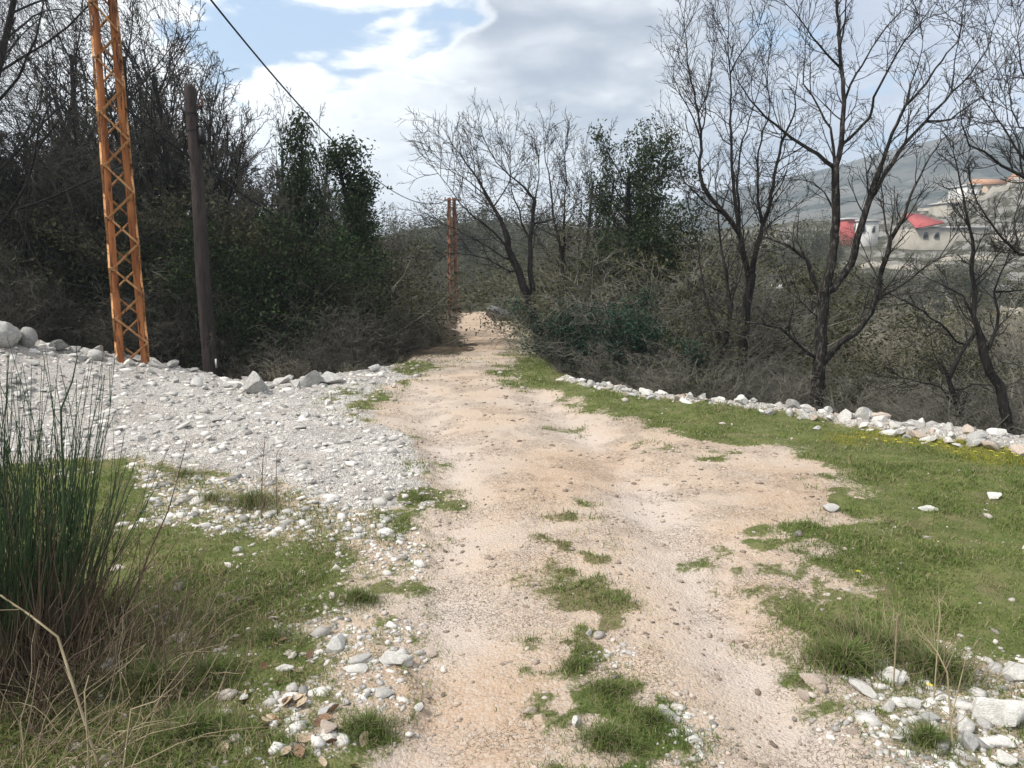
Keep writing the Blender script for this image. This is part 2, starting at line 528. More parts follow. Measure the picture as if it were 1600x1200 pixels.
def ground_mat():
    def b(g, bs):
        v = objvec(g)
        a1 = g.add('ShaderNodeAttribute', attribute_name='mask')
        a2 = g.add('ShaderNodeAttribute', attribute_name='mask2')
        s1 = g.add('ShaderNodeSeparateColor', {0: a1.outputs['Color']}).outputs
        s2 = g.add('ShaderNodeSeparateColor', {0: a2.outputs['Color']}).outputs
        big = g.noise(v, .9, 5, .6)
        mid = g.noise(v, 5, 6, .65)
        fine = g.noise(v, 38, 6, .7)
        vor = g.add('ShaderNodeTexVoronoi', {'Vector': g.add('ShaderNodeVectorMath', {0: v, 1: g.add('ShaderNodeTexNoise', {'Vector': v, 'Scale': 6.0}).outputs['Color']}, operation='ADD').outputs[0], 'Scale': 21.0})
        vcol = g.add('ShaderNodeSeparateColor', {0: vor.outputs['Color']}).outputs[0]
        vor2 = g.add('ShaderNodeTexVoronoi', {'Vector': v, 'Scale': 62.0})
        vcol2 = g.add('ShaderNodeSeparateColor', {0: vor2.outputs['Color']}).outputs[0]
        # dirt
        dirt = g.mix(g.ramp(big, .35, .65), (.535, .415, .315), (.52, .43, .355))
        dirt = g.mix(g.math('MULTIPLY', g.add('ShaderNodeAttribute', attribute_name='rut').outputs['Fac'], .8), dirt, (.585, .505, .45))
        dirt = g.mix(g.math('MULTIPLY', s2[1], .62), dirt, (.47, .325, .215))
        dirt = g.mix(g.math('MULTIPLY', g.ramp(mid, .58, .74), .7), dirt, (.42, .32, .24))
        dirt = g.mix(g.math('MULTIPLY', g.ramp(vcol2, .60, .95), .55), dirt, (.57, .51, .45))
        dirt = g.mix(g.math('MULTIPLY', g.ramp(fine, .60, .72), .6), dirt, (.25, .185, .14))
        crk = g.add('ShaderNodeTexVoronoi', {'Vector': g.add('ShaderNodeVectorMath', {0: v, 1: g.add('ShaderNodeTexNoise', {'Vector': v, 'Scale': 9.0, 'Detail': 4.0}).outputs['Color']}, operation='ADD').outputs[0], 'Scale': 7.5}, feature='DISTANCE_TO_EDGE').outputs['Distance']
        crm = g.ramp(g.noise(v, 1.6, 4, .6), .46, .60)
        crack = g.math('MULTIPLY', g.ramp(crk, .045, .0), crm)
        dirt = g.mix(g.math('MULTIPLY', crack, .75), dirt, (.20, .145, .105))
        dirt = g.mix(g.math('MULTIPLY', g.ramp(g.noise(v, 13, 6, .7), .60, .72), .55), dirt, (.29, .21, .15))
        dirt = g.mix(g.math('MULTIPLY', g.ramp(g.noise(v, 10, 6, .7), .62, .70), .6), dirt, (.60, .545, .49))
        # gravel
        grav = g.mix(g.ramp(vcol, .1, .9), (.64, .60, .555), (.79, .755, .71))
        grav = g.mix(g.math('MULTIPLY', g.ramp(big, .45, .7), .45), grav, (.54, .46, .40))
        grav = g.mix(g.math('MULTIPLY', g.ramp(fine, .56, .70), .5), grav, (.30, .27, .24))
        grav = g.mix(g.math('MULTIPLY', g.ramp(vor.outputs['Distance'], .42, .62), .55), grav, (.24, .22, .20))
        # soil and moss under the grass
        turf = g.mix(g.ramp(mid, .38, .62), (.108, .138, .042), (.165, .172, .070))
        turf = g.mix(g.math('MULTIPLY', g.ramp(g.noise(v, 2.2, 5, .6), .52, .70), .6), turf, (.20, .165, .10))
        turf = g.mix(g.math('MULTIPLY', g.ramp(fine, .55, .75), .6), turf, (.075, .07, .03))
        turf = g.mix(g.math('MULTIPLY', s2[2], .5), turf, (.26, .24, .035))
        lit = g.mix(g.ramp(mid, .4, .65), (.060, .047, .032), (.115, .090, .060))
        jit = g.math('MULTIPLY', g.math('SUBTRACT', g.noise(v, 22, 6, .75), .5), 1.7)

        def sharp(m):
            return g.ramp(g.math('ADD', m, jit), .30, .70)
        c = g.mix(sharp(s1[2]), dirt, grav)
        turf = g.mix(g.math('MULTIPLY', s2[1], .75), turf, (.24, .19, .12))
        c = g.mix(sharp(s1[1]), c, turf)
        c = g.mix(sharp(s2[0]), c, lit)
        g.set(bs, 'Base Color', c)
        hgt = g.math('ADD', g.math('MULTIPLY', fine, .6), g.math('MULTIPLY', g.math('SUBTRACT', 1.0, vor2.outputs['Distance']), .35))
        hgt = g.math('ADD', hgt, g.math('MULTIPLY', g.math('MULTIPLY', s1[2], g.math('SUBTRACT', 1.0, vor.outputs['Distance'])), .9))
        hgt = g.math('ADD', hgt, g.math('MULTIPLY', g.noise(v, 11, 7, .7), .9))
        hgt = g.math('SUBTRACT', hgt, g.math('MULTIPLY', crack, .6))
        g.set(bs, 'Normal', g.add('ShaderNodeBump', {'Strength': .85, 'Distance': .035, 'Height': hgt}).outputs[0])
    return material('ground_soil_and_gravel', b, .95, .1)


def vcol_mat(name, rough=.8, spec=.2, bump=0, bscale=60, trans=0.0, mott=.0):
    def b(g, bs):
        a = g.add('ShaderNodeAttribute', attribute_name='col').outputs['Color']
        if mott:
            a = g.mix(g.ramp(g.noise(objvec(g), bscale, 5, .65), .3, .7), g.mix(1.0, a, (1 - mott,) * 3, 'MULTIPLY'), a)
        g.set(bs, 'Base Color', a)
        if bump:
            g.set(bs, 'Normal', g.add('ShaderNodeBump', {'Strength': bump, 'Distance': .02, 'Height': g.noise(objvec(g), bscale, 6, .65)}).outputs[0])
        if trans:
            tr = g.add('ShaderNodeBsdfTranslucent', {'Color': a})
            mx = g.add('ShaderNodeMixShader', {0: trans, 1: bs.outputs[0], 2: tr.outputs[0]})
            out = [n for n in g.n if n.type == 'OUTPUT_MATERIAL'][0]
            g.set(out, 'Surface', mx.outputs[0])
    return material(name, b, rough, spec)


M = {}
M['ground'] = ground_mat()
M['grass'] = vcol_mat('grass_blade', .7, .25, trans=.35)
M['leaf'] = vcol_mat('leaf', .7, .2, trans=.18)
M['pebble'] = vcol_mat('pebble_stone', .92, .15, bump=.4, bscale=80, mott=.25)
M['bark'] = noise_mat('dark_bark', (.012, .011, .011), (.032, .028, .026), 9, .95, .7, 30, (.055, .050, .045), stretch=(1, 1, .25))
M['bark_lichen'] = noise_mat('bark_with_lichen', (.012, .011, .010), (.034, .029, .026), 7, .95, .7, 30, (.11, .105, .095), stretch=(1, 1, .35))
M['twig'] = noise_mat('grey_twig', (.125, .118, .096), (.210, .200, .168), 3, .9, rand=.25)
M['twig_dark'] = noise_mat('dark_twig', (.022, .020, .019), (.050, .045, .040), 3, .9)
M['twig_tan'] = noise_mat('tan_twig', (.22, .195, .145), (.33, .295, .225), 3, .9, rand=.25)
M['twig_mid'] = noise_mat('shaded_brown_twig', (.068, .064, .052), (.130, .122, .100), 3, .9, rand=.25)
M['straw'] = noise_mat('dry_straw', (.22, .175, .11), (.36, .30, .20), 5, .85, rand=.2)
def broom_mat():
    def b(g, bs):
        v = objvec(g)
        z = g.add('ShaderNodeSeparateXYZ', {0: v}).outputs[2]
        c = g.mix(g.ramp(g.noise(v, 4, 5, .6), .33, .67), (.020, .040, .018), (.050, .085, .032))
        f = g.math('ADD', z, g.math('MULTIPLY', g.noise(v, 2.5, 4, .6), .5))
        c = g.mix(g.ramp(f, .72, .42), c, g.mix(g.noise(v, 9, 4, .6), (.09, .065, .045), (.19, .145, .105)))
        g.set(bs, 'Base Color', c)
    return material('broom_stem', b, .65, .3)


M['broom_stem'] = broom_mat()
M['deadstem'] = noise_mat('dead_brown_stem', (.085, .06, .042), (.17, .125, .09), 5, .9)
M['broom'] = noise_mat('broom_green_stem', (.020, .040, .018), (.050, .085, .032), 4, .6, spec=.3)
M['rock'] = noise_mat('pale_limestone', (.50, .485, .455), (.66, .645, .615), 5, .95, .45, 16, (.40, .37, .32), dist=.04, rand=.22)
M['rock_grey'] = noise_mat('grey_limestone', (.32, .315, .30), (.48, .47, .45), 4, .95, .45, 14, (.26, .245, .215), dist=.05, rand=.22)
M['rock_dark'] = noise_mat('mossy_dark_boulder', (.07, .07, .068), (.17, .17, .165), 2.2, .95, .8, 8, (.30, .30, .29), dist=.06)
M['rock_pink'] = noise_mat('pinkish_limestone', (.52, .42, .35), (.62, .54, .47), 6, .95, .7, 18, (.33, .25, .20))
M['rust'] = noise_mat('rusted_steel', (.17, .055, .022), (.42, .170, .062), 6, .85, .3, 60, (.075, .028, .018), dist=.004, stretch=(1, 1, .14))
M['rust_light'] = noise_mat('rusted_bar_steel', (.33, .15, .060), (.56, .31, .14), 7, .8, .3, 60, (.10, .038, .020), dist=.004, stretch=(1, 1, .5))
M['rust_far'] = noise_mat('dark_rusted_steel', (.14, .066, .038), (.24, .115, .060), 5, .85, 0, None, (.07, .04, .028))
M['pole_wood'] = noise_mat('weathered_pole_wood', (.034, .027, .026), (.066, .051, .048), 5, .9, .6, 25, (.020, .017, .016), stretch=(3, 3, .3), dist=.01)
M['black'] = noise_mat('black_plastic', (.012, .012, .013), (.022, .022, .023), 8, .55)
M['cable'] = noise_mat('black_cable', (.012, .012, .014), (.02, .02, .022), 3, .5)
M['white_tag'] = noise_mat('white_enamel', (.62, .62, .60), (.70, .70, .68), 8, .5)
M['porcelain'] = noise_mat('brown_porcelain', (.10, .04, .025), (.14, .06, .04), 5, .25, spec=.5)

# ------------------------------------------------------------------ ground sheet
ys = [-5.0]
while ys[-1] < 66:
    yy = ys[-1]
    ys.append(yy + (max(.019, .0092 * yy) if yy > 1.0 else (.3 if yy < .4 else .06)))
ys = np.array(ys)
us = np.linspace(-1.45, 1.45, 430)
us = us * (1 + .25 * np.abs(us) ** 3 / 3)
GX = us[None, :] * (np.maximum(ys, -.2)[:, None] + 1.7)
GY = np.repeat(ys[:, None], len(us), 1)
gx, gy = GX.ravel(), GY.ravel()
mk = masks(gx, gy)
gz = H(gx, gy, mk)
nr, nc = GX.shape
GRID.update(ys=ys, us=us, z=gz.reshape(nr, nc))
gi = np.arange(nr * nc).reshape(nr, nc)
quads = np.stack([gi[:-1, :-1], gi[:-1, 1:], gi[1:, 1:], gi[1:, :-1]], -1).reshape(-1, 4)
GV = np.stack([gx, gy, gz], 1)
MC1 = np.stack([mk['dirt'], mk['grass'], mk['grav']], 1)
MC2 = np.stack([mk['litter'], np.maximum(mk['red'] * (1 - mk['grass']), mk['strip'] * sstep((GY.ravel() - 3.0) / 1.0)), mk['yel']], 1)
RUT = np.repeat((ruts(gx, gy) * mk['road'] * (.55 + .45 * sstep((fbm(gx * 2, gy * 2, 3, 95) - .35) / .3)))[:, None], 3, 1)
# vertex normals of the whole sheet so that its pieces meet without a seam
dx = np.gradient(GV.reshape(nr, nc, 3), axis=1); dy_ = np.gradient(GV.reshape(nr, nc, 3), axis=0)
GN = np.cross(dx, dy_).reshape(-1, 3)
GN /= np.linalg.norm(GN, axis=1, keepdims=True) + 1e-12
cls = np.argmax(np.stack([mk['road'] * 1.0, np.maximum(mk['grav'] * (1 - mk['road']) - mk['rim'], 0), np.full(len(gx), .5)], 1), 1)
qc = np.median(cls[quads], axis=1).astype(int)
for k, nm in enumerate(('dirt_track', 'gravel_bank', 'ground')):
    q = quads[qc == k]
    used, inv = np.unique(q, return_inverse=True)
    me = mesh_np(nm, GV[used], [inv.reshape(-1, 4)], M['ground'], True, {'mask': MC1[used], 'mask2': MC2[used], 'rut': RUT[used]})
    me.normals_split_custom_set_from_vertices(GN[used].tolist())
    tag(obj(nm, me), kind='structure')

# ------------------------------------------------------------------ valley side, hills, plain
PXS = [-900, 0, 600, 690, 760, 850, 950, 1100, 1250, 1350, 1450, 1550, 1600, 2200]
E1 = [0.5, .5, 1.2, 2.0, 2.5, 2.0, 1.6, 1.7, 2.4, 2.5, 3.4, 4.9, 5.2, 6]
PX2 = [-900, 0, 600, 900, 1065, 1130, 1200, 1300, 1400, 1470, 1530, 1600, 1800, 2300]
E2 = [1, 1, 1.3, 2.4, 4.6, 5.3, 5.9, 6.8, 7.8, 8.4, 8.0, 8.3, 8.6, 8]


def az_px(az):
    return 800 + F_PX * np.tan(az)


def far_h(r, az):
    p = az_px(np.clip(az, -1.05, 1.05))
    e1 = np.radians(np.interp(p, PXS, E1)); e2 = np.radians(np.interp(p, PX2, E2) * .97 - .75)
    x, y = r * np.sin(az), r * np.cos(az)
    crest = CAM_Z + 200 * np.tan(e1)
    z = np.zeros(np.shape(r))
    knots = [0, 36, 60, 95, 130, 165, 205, 250, 330]
    vals = [-9 + 0 * crest, -9 + 0 * crest, -10.5 + 0 * crest, CAM_Z - 95 * .085 + 0 * crest, CAM_Z - 130 * .040 + 0 * crest, CAM_Z + 165 * np.tan(.2 * e1), crest, crest + 2.5, crest - 6]
    for i in range(len(knots) - 1):
        t = np.clip((r - knots[i]) / (knots[i + 1] - knots[i]), 0, 1)
        sel = (r >= knots[i]) & (r <= knots[i + 1])
        z = np.where(sel, vals[i] * (1 - t) + vals[i + 1] * t, z)
    ridge = CAM_Z + 1150 * np.tan(e2)
    t2 = sstep((r - 330) / 820)
    zf = (crest - 6) * (1 - t2) + ridge * t2
    zf = np.where(r > 1150, ridge - (r - 1150) * .12, zf)
    z = np.where(r > 330, zf, z)
    amp = np.interp(r, [36, 100, 250, 600, 1300, 2600], [.8, 1.2, 2, 12, 24, 30])
    z = z + (fbm(x * .02, y * .02, 5, 201) - .5) * amp * np.where(r > 330, 0, 1) + (fbm(x * .0045, y * .0045, 6, 202) - .5) * amp * np.where(r > 330, sstep((r - 330) / 200), 0)
    # stone-walled terraces on the near slope
    on = sstep((r - 75) / 20) * sstep((300 - r) / 40) * sstep((az - .08) / .1)
    stp = 1.9
    nq = 2.2 * fbm(x * .018, y * .018, 2, 203)
    q = z / stp + nq
    fr = q - np.floor(q)
    zt = (np.floor(q) + sstep((fr - .72) / .28)) * stp - nq * stp
    return z * (1 - on * .85) + zt * on * .85


def far_grid(name, rr, aa, mat):
    R_, A_ = np.meshgrid(rr, aa, indexing='ij')
    z = far_h(R_.ravel(), A_.ravel())
    v = np.stack([R_.ravel() * np.sin(A_.ravel()), R_.ravel() * np.cos(A_.ravel()), z], 1)
    i = np.arange(len(v)).reshape(R_.shape)
    q = np.stack([i[:-1, :-1], i[:-1, 1:], i[1:, 1:], i[1:, :-1]], -1).reshape(-1, 4)
    return tag(obj(name, mesh_np(name, v, [q], mat)), kind='structure')


def hillside_mat():
    def b(g, bs):
        v = objvec(g)
        geo = g.add('ShaderNodeNewGeometry')
        nz = g.add('ShaderNodeSeparateXYZ', {0: geo.outputs['Normal']}).outputs[2]
        c = g.mix(g.ramp(g.noise(v, .035, 5, .6), .4, .6), (.070, .066, .045), (.120, .112, .085))
        c = g.mix(g.ramp(g.noise(v, .16, 6, .65), .46, .60), c, (.060, .062, .040))
        c = g.mix(g.math('MULTIPLY', g.ramp(g.noise(v, .33, 6, .7), .58, .66), .8), c, (.34, .325, .30))
        c = g.mix(g.math('MULTIPLY', g.ramp(nz, .93, .80), g.ramp(g.noise(v, .5, 4, .6), .42, .60)), c, (.27, .26, .24))
        g.set(bs, 'Base Color', c)
        g.set(bs, 'Normal', g.add('ShaderNodeBump', {'Strength': .8, 'Distance': 1.2, 'Height': g.noise(v, .9, 6, .7)}).outputs[0])
    return material('terraced_slope', b, .95, .1)


def hills_mat():
    def b(g, bs):
        v = objvec(g)
        c = g.mix(g.ramp(g.noise(v, .006, 6, .6), .4, .6), (.038, .041, .036), (.130, .122, .105))
        c = g.mix(g.ramp(g.noise(v, .022, 7, .75), .48, .56), c, (.035, .042, .032))
        c = g.mix(g.math('MULTIPLY', g.ramp(g.noise(v, .05, 6, .75), .60, .66), .7), c, (.33, .31, .28))
        g.set(bs, 'Base Color', c)
        g.set(bs, 'Normal', g.add('ShaderNodeBump', {'Strength': .7, 'Distance': 8.0, 'Height': g.noise(v, .05, 6, .7)}).outputs[0])
    return material('far_hill_scrub', b, .95, .1)


M['hillside'] = hillside_mat(); M['hills'] = hills_mat()
far_grid('hillside', np.concatenate([np.linspace(38, 90, 50), np.linspace(90.4, 240, 330), np.linspace(241, 335, 40)]), np.radians(np.linspace(-52, 58, 380)), M['hillside'])
far_grid('hills', np.geomspace(328, 1600, 80), np.radians(np.linspace(-62, 62, 260)), M['hills'])
tag(obj('plain', mesh_np('plain', [(-1640, -1640, -26), (1640, -1640, -26), (1640, 1640, -26), (-1640, 1640, -26)], [np.array([[0, 1, 2, 3]])], M['hills'])), kind='structure')

# ------------------------------------------------------------------ haze
hz = box_mesh('haze', (3320, 3320, 238), None, (0, 0, -27 + 119))
hm = bpy.data.materials.new('haze_air'); hm.use_nodes = True
g = NT(hm.node_tree)
pvn = g.add('ShaderNodeVolumePrincipled', {'Color': (.74, .86, 1.0), 'Density': .00055, 'Anisotropy': .2})
g.add('ShaderNodeOutputMaterial', {'Volume': pvn.outputs[0]})
hz.materials.append(hm)
tag(obj('haze', hz), kind='stuff')


# ------------------------------------------------------------------ growing branches
def norm3(a):
    l = math.sqrt(a[0] * a[0] + a[1] * a[1] + a[2] * a[2]) + 1e-12
    return (a[0] / l, a[1] / l, a[2] / l)


def turn(d, ang, r):
    """d bent by ang towards a random side"""
    a = norm3((r.gauss(0, 1), r.gauss(0, 1), r.gauss(0, 1)))
    k = a[0] * d[0] + a[1] * d[1] + a[2] * d[2]
    s = norm3((a[0] - k * d[0], a[1] - k * d[1], a[2] - k * d[2]))
    c, q = math.cos(ang), math.sin(ang)
    return (d[0] * c + s[0] * q, d[1] * c + s[1] * q, d[2] * c + s[2] * q)


def grow(out, p, d, L, r0, lvl, P, r):
    n = P['n'][lvl]
    st = L / (n - 1)
    wn, tr = P['wander'][lvl], P['trop'][lvl]
    pts, rad = [p], [r0]
    r1 = r0 * P['taper'][lvl]
    dirs = [d]
    for i in range(1, n):
        d = norm3((d[0] + r.gauss(0, wn), d[1] + r.gauss(0, wn), d[2] + r.gauss(0, wn) + tr))
        p = (p[0] + d[0] * st, p[1] + d[1] * st, p[2] + d[2] * st)
        pts.append(p); dirs.append(d); rad.append(r0 + (r1 - r0) * i / (n - 1))
    out.append((pts, rad, lvl))
    if lvl + 1 >= len(P['n']):
        return
    k = P['kids'][lvl]
    k = int(k) + (r.random() < k - int(k))
    for j in range(k):
        f = P['from'][lvl] + (1 - P['from'][lvl]) * (j + r.random()) / k
        q = f * (n - 1); i = min(int(q), n - 2); t = q - i
        pp = tuple(pts[i][c] + (pts[i + 1][c] - pts[i][c]) * t for c in range(3))
        rr = rad[i] + (rad[i + 1] - rad[i]) * t
        a = math.radians(r.uniform(*P['angle'][lvl]))
        grow(out, pp, turn(dirs[i], a, r), L * P['ratio'][lvl] * r.uniform(.6, 1.15) * (1.15 - .55 * f), max(rr * P['thin'][lvl], P['rmin']), lvl + 1, P, r)


def split_levels(out, upto):
    a = [(p, r) for p, r, l in out if l <= upto]
    b = [(p, r) for p, r, l in out if l > upto]
    return a, b


def parts_from(out, upto, root, m_trunk, m_crown, tname='trunk', cname='crown', s1=7, s2=3):
    a, b = split_levels(out, upto)
    obj(tname, tube_mesh(tname, a, m_trunk, s1), root)
    if b:
        obj(cname, tube_mesh(cname, b, m_crown, s2), root)


TWIG = dict(n=(6, 4, 3), wander=(.13, .17, .2), trop=(.08, .07, .04), taper=(.45, .4, .35), kids=(5, 3, 0), ratio=(.60, .55, .5),
            angle=((22, 50), (25, 55), (20, 50)), thin=(.6, .65, .6), rmin=.0028)
TWIG['from'] = (.15, .2, .2)


def hero_tree(name, label, limbs, depth, twig_len=1.0, per_m=3.2, mat='bark', tmat='twig_dark', seed=1, base_z=None, rmin=.0044, cat='tree', group=None):
    """limbs: (parent index or None, pixel polyline, start radius, end radius, depth slope)"""
    r = random.Random(seed)
    p0 = at(*limbs[0][1][0], depth)
    gz0 = h1(p0[0], p0[1]) - .15
    root = empty(name, (p0[0], p0[1], gz0), label, cat, group)
    R0 = np.array([p0[0], p0[1], gz0])
    world = []
    twigs = []
    P = dict(TWIG); P['rmin'] = rmin
    for li, (par, pxs, ra, rb, slope) in enumerate(limbs):
        pxs = [tuple(map(float, q)) for q in pxs]
        # densify in pixel space
        dense = [pxs[0]]
        for a, b in zip(pxs[:-1], pxs[1:]):
            k = max(1, int(math.hypot(b[0] - a[0], b[1] - a[1]) / 14))
            for j in range(1, k + 1):
                t = j / k
                jit = .9 if (j < k) else 0
                dense.append((a[0] + (b[0] - a[0]) * t + r.gauss(0, jit), a[1] + (b[1] - a[1]) * t + r.gauss(0, jit)))
        if par is None:
            y0 = depth
        else:
            pp, pw, _ = world[par]
            k = min(range(len(pp)), key=lambda i: (pp[i][0] - dense[0][0]) ** 2 + (pp[i][1] - dense[0][1]) ** 2)
            y0 = pw[k][1]
        pw, acc, yd = [], 0.0, y0
        for i, q in enumerate(dense):
            if i:
                acc += math.hypot(q[0] - dense[i - 1][0], q[1] - dense[i - 1][1]) / F_PX * y0
            yd = y0 + slope * acc
            pw.append(at(q[0], q[1], yd))
        if par is not None:
            pp, pwp, _ = world[par]
            pw[0] = pwp[k]
        elif li == 0:
            pw.insert(0, np.array([pw[0][0], pw[0][1], gz0 - .2])) if pw[0][2] > gz0 else None
            dense.insert(0, dense[0]) if len(dense) < len(pw) else None
        n = len(pw)
        rad = [ra + (rb - ra) * (i / (n - 1)) ** .8 for i in range(n)]
        if li == 0:
            rad[0] *= 1.5
        world.append((dense, pw, rad))
        nm = 'trunk' if par is None else 'branch'
        obj(nm, tube_mesh(nm, [([q - R0 for q in pw], rad)], M[mat], 8 if ra > .04 else 5), root)
        # side shoots
        for i in range(1, n):
            seg = np.linalg.norm(pw[i] - pw[i - 1])
            if rad[i] > .055:
                continue
            cnt = seg * per_m * (1.0 + .8 * i / n)
            cnt = int(cnt) + (r.random() < cnt - int(cnt))
            d = norm3(tuple(pw[i] - pw[i - 1]))
            for _ in range(cnt):
                t = r.random()
                p = tuple(pw[i - 1] + (pw[i] - pw[i - 1]) * t - R0)
                grow(twigs, p, turn(d, math.radians(r.uniform(25, 60)), r), twig_len * r.uniform(.35, 1.1), max(min(rad[i] * .5, .013), rmin * 1.5), 0, P, r)
        # the limb's own end goes on as a spray
        d = norm3(tuple(pw[-1] - pw[-2]))
        for _ in range(3 if rb < .02 else 0):
            grow(twigs, tuple(pw[-1] - R0), turn(d, math.radians(r.uniform(3, 25)), r), twig_len * r.uniform(.6, 1.1), max(rb * .8, rmin), 0, P, r)
    obj('crown', tube_mesh('crown', [(p, q) for p, q, _ in twigs], M[tmat], 3), root)
    return root


# ---- the tall many-limbed tree
BIG = [
    (None, [(1276, 640), (1278, 600), (1281, 560), (1284, 500), (1288, 458)], .125, .10, .0),
    (0, [(1288, 458), (1297, 420), (1306, 350), (1306, 320), (1305, 262)], .085, .065, .02),
    (1, [(1305, 262), (1314, 227), (1319, 160), (1314, 107), (1310, 53), (1307, 0), (1305, -60)], .052, .014, .05),
    (1, [(1305, 268), (1277, 240), (1250, 224), (1224, 205), (1197, 184), (1171, 155), (1152, 125)], .040, .008, -.25),
    (1, [(1305, 245), (1298, 200), (1282, 173), (1269, 149), (1255, 131), (1258, 90), (1262, 50)], .028, .006, .3),
    (2, [(1313, 107), (1279, 69), (1261, 45), (1250, 30), (1227, 5)], .022, .006, -.3),
    (2, [(1317, 227), (1359, 184), (1365, 152), (1389, 107), (1413, 64), (1447, 29), (1487, 13)], .030, .006, -.2),
    (2, [(1319, 152), (1338, 115), (1362, 75), (1391, 35), (1421, 8)], .022, .006, .35),
    (2, [(1314, 72), (1321, 27), (1324, -20)], .018, .008, .2),
    (0, [(1292, 462), (1302, 450), (1330, 412), (1340, 370), (1355, 322), (1375, 262)], .075, .048, -.12),
    (9, [(1375, 262), (1394, 208), (1415, 165), (1447, 131), (1479, 83), (1498, 64), (1506, 5)], .036, .006, -.2),
    (9, [(1357, 318), (1378, 280), (1410, 229), (1447, 189), (1487, 144), (1517, 115), (1543, 77), (1555, 35)], .042, .006, .1),
    (11, [(1447, 189), (1485, 187), (1535, 149), (1562, 107)], .018, .005, .3),
    (11, [(1487, 144), (1491, 101), (1498, 64)], .016, .006, -.3),
    (10, [(1415, 165), (1424, 128), (1434, 104), (1442, 60)], .016, .005, .3),
    (0, [(1283, 575), (1313, 535), (1336, 521), (1362, 488), (1375, 433), (1391, 375), (1414, 336)], .065, .032, -.25),
    (15, [(1414, 336), (1423, 305), (1437, 277), (1453, 245), (1471, 219), (1490, 203)], .026, .006, .2),
    (15, [(1368, 469), (1397, 453), (1430, 430), (1469, 401), (1482, 381)], .024, .007, -.3),
    (15, [(1388, 378), (1381, 330), (1378, 280), (1382, 240)], .020, .005, .3),
    (0, [(1277, 565), (1248, 538), (1220, 512), (1190, 506), (1160, 503)], .036, .010, -.2),
    (0, [(1286, 475), (1272, 435), (1262, 405), (1235, 385), (1195, 370), (1180, 330)], .042, .008, .15),
    (0, [(1282, 500), (1257, 476), (1234, 456)], .016, .006, -.2),
    (1, [(1306, 330), (1288, 300), (1270, 285), (1240, 280)], .020, .005, .4),
]
hero_tree('bare_tree', 'tallest leafless tree with many spreading dark limbs behind the stone edge', BIG, 13.0, .95, 3.6, 'bark_lichen', seed=5)

PAIR = [
    (None, [(1157, 640), (1158, 612), (1160, 549), (1166, 481), (1175, 427)], .115, .085, 0),
    (0, [(1175, 427), (1183, 385), (1192, 351), (1203, 320), (1213, 259), (1221, 221), (1240, 181), (1246, 120)], .060, .008, .05),
    (0, [(1170, 450), (1166, 413), (1155, 365), (1135, 337), (1112, 312), (1098, 290)], .060, .040, -.1),
    (2, [(1098, 290), (1093, 267), (1095, 219), (1091, 176), (1077, 112), (1072, 61), (1069, 30)], .035, .006, .05),
    (3, [(1096, 212), (1103, 173), (1101, 152), (1088, 123)], .018, .005, .3),
    (3, [(1095, 215), (1083, 184), (1064, 149), (1053, 123)], .018, .005, -.3),
    (3, [(1101, 165), (1110, 120), (1115, 70)], .014, .005, .2),
    (2, [(1155, 365), (1148, 310), (1144, 267), (1143, 227), (1141, 160), (1141, 115), (1137, 67), (1139, 32)], .042, .006, .1),
    (7, [(1141, 115), (1160, 80), (1184, 48), (1190, 25)], .018, .005, -.2),
    (7, [(1141, 235), (1120, 200), (1110, 180)], .014, .005, .3),
    (2, [(1158, 372), (1151, 283), (1157, 235), (1176, 171), (1184, 147), (1192, 115)], .034, .006, .25),
    (1, [(1192, 351), (1184, 312), (1184, 256), (1192, 203), (1203, 173), (1200, 110)], .032, .006, -.2),
    (1, [(1190, 360), (1230, 330), (1260, 310)], .018, .005, .3),
    (1, [(1203, 320), (1225, 280), (1235, 240)], .018, .005, -.3),
    (2, [(1135, 337), (1105, 320), (1070, 285), (1047, 232)], .022, .005, .1),
]
hero_tree('bare_tree', 'slender forked leafless tree with upright stems between the evergreen and the tallest bare tree', PAIR, 14.5, .85, 3.8, seed=8)

THIN = [
    (None, [(1121, 640), (1123, 600), (1126, 560), (1138, 500), (1141, 470)], .085, .06, 0),
    (0, [(1141, 470), (1135, 430), (1128, 395), (1122, 340), (1118, 280)], .035, .008, .1),
    (0, [(1138, 495), (1150, 450), (1160, 420)], .022, .007, -.2),
    (0, [(1130, 540), (1105, 480), (1098, 440), (1090, 380), (1078, 330)], .03, .006, .2),
    (0, [(1124, 600), (1108, 560), (1095, 510)], .03, .008, -.2),
]
hero_tree('bare_tree', 'short crooked leafless tree with broken stubs hard against the slender forked tree', THIN, 14.2, .8, 4.2, seed=9)

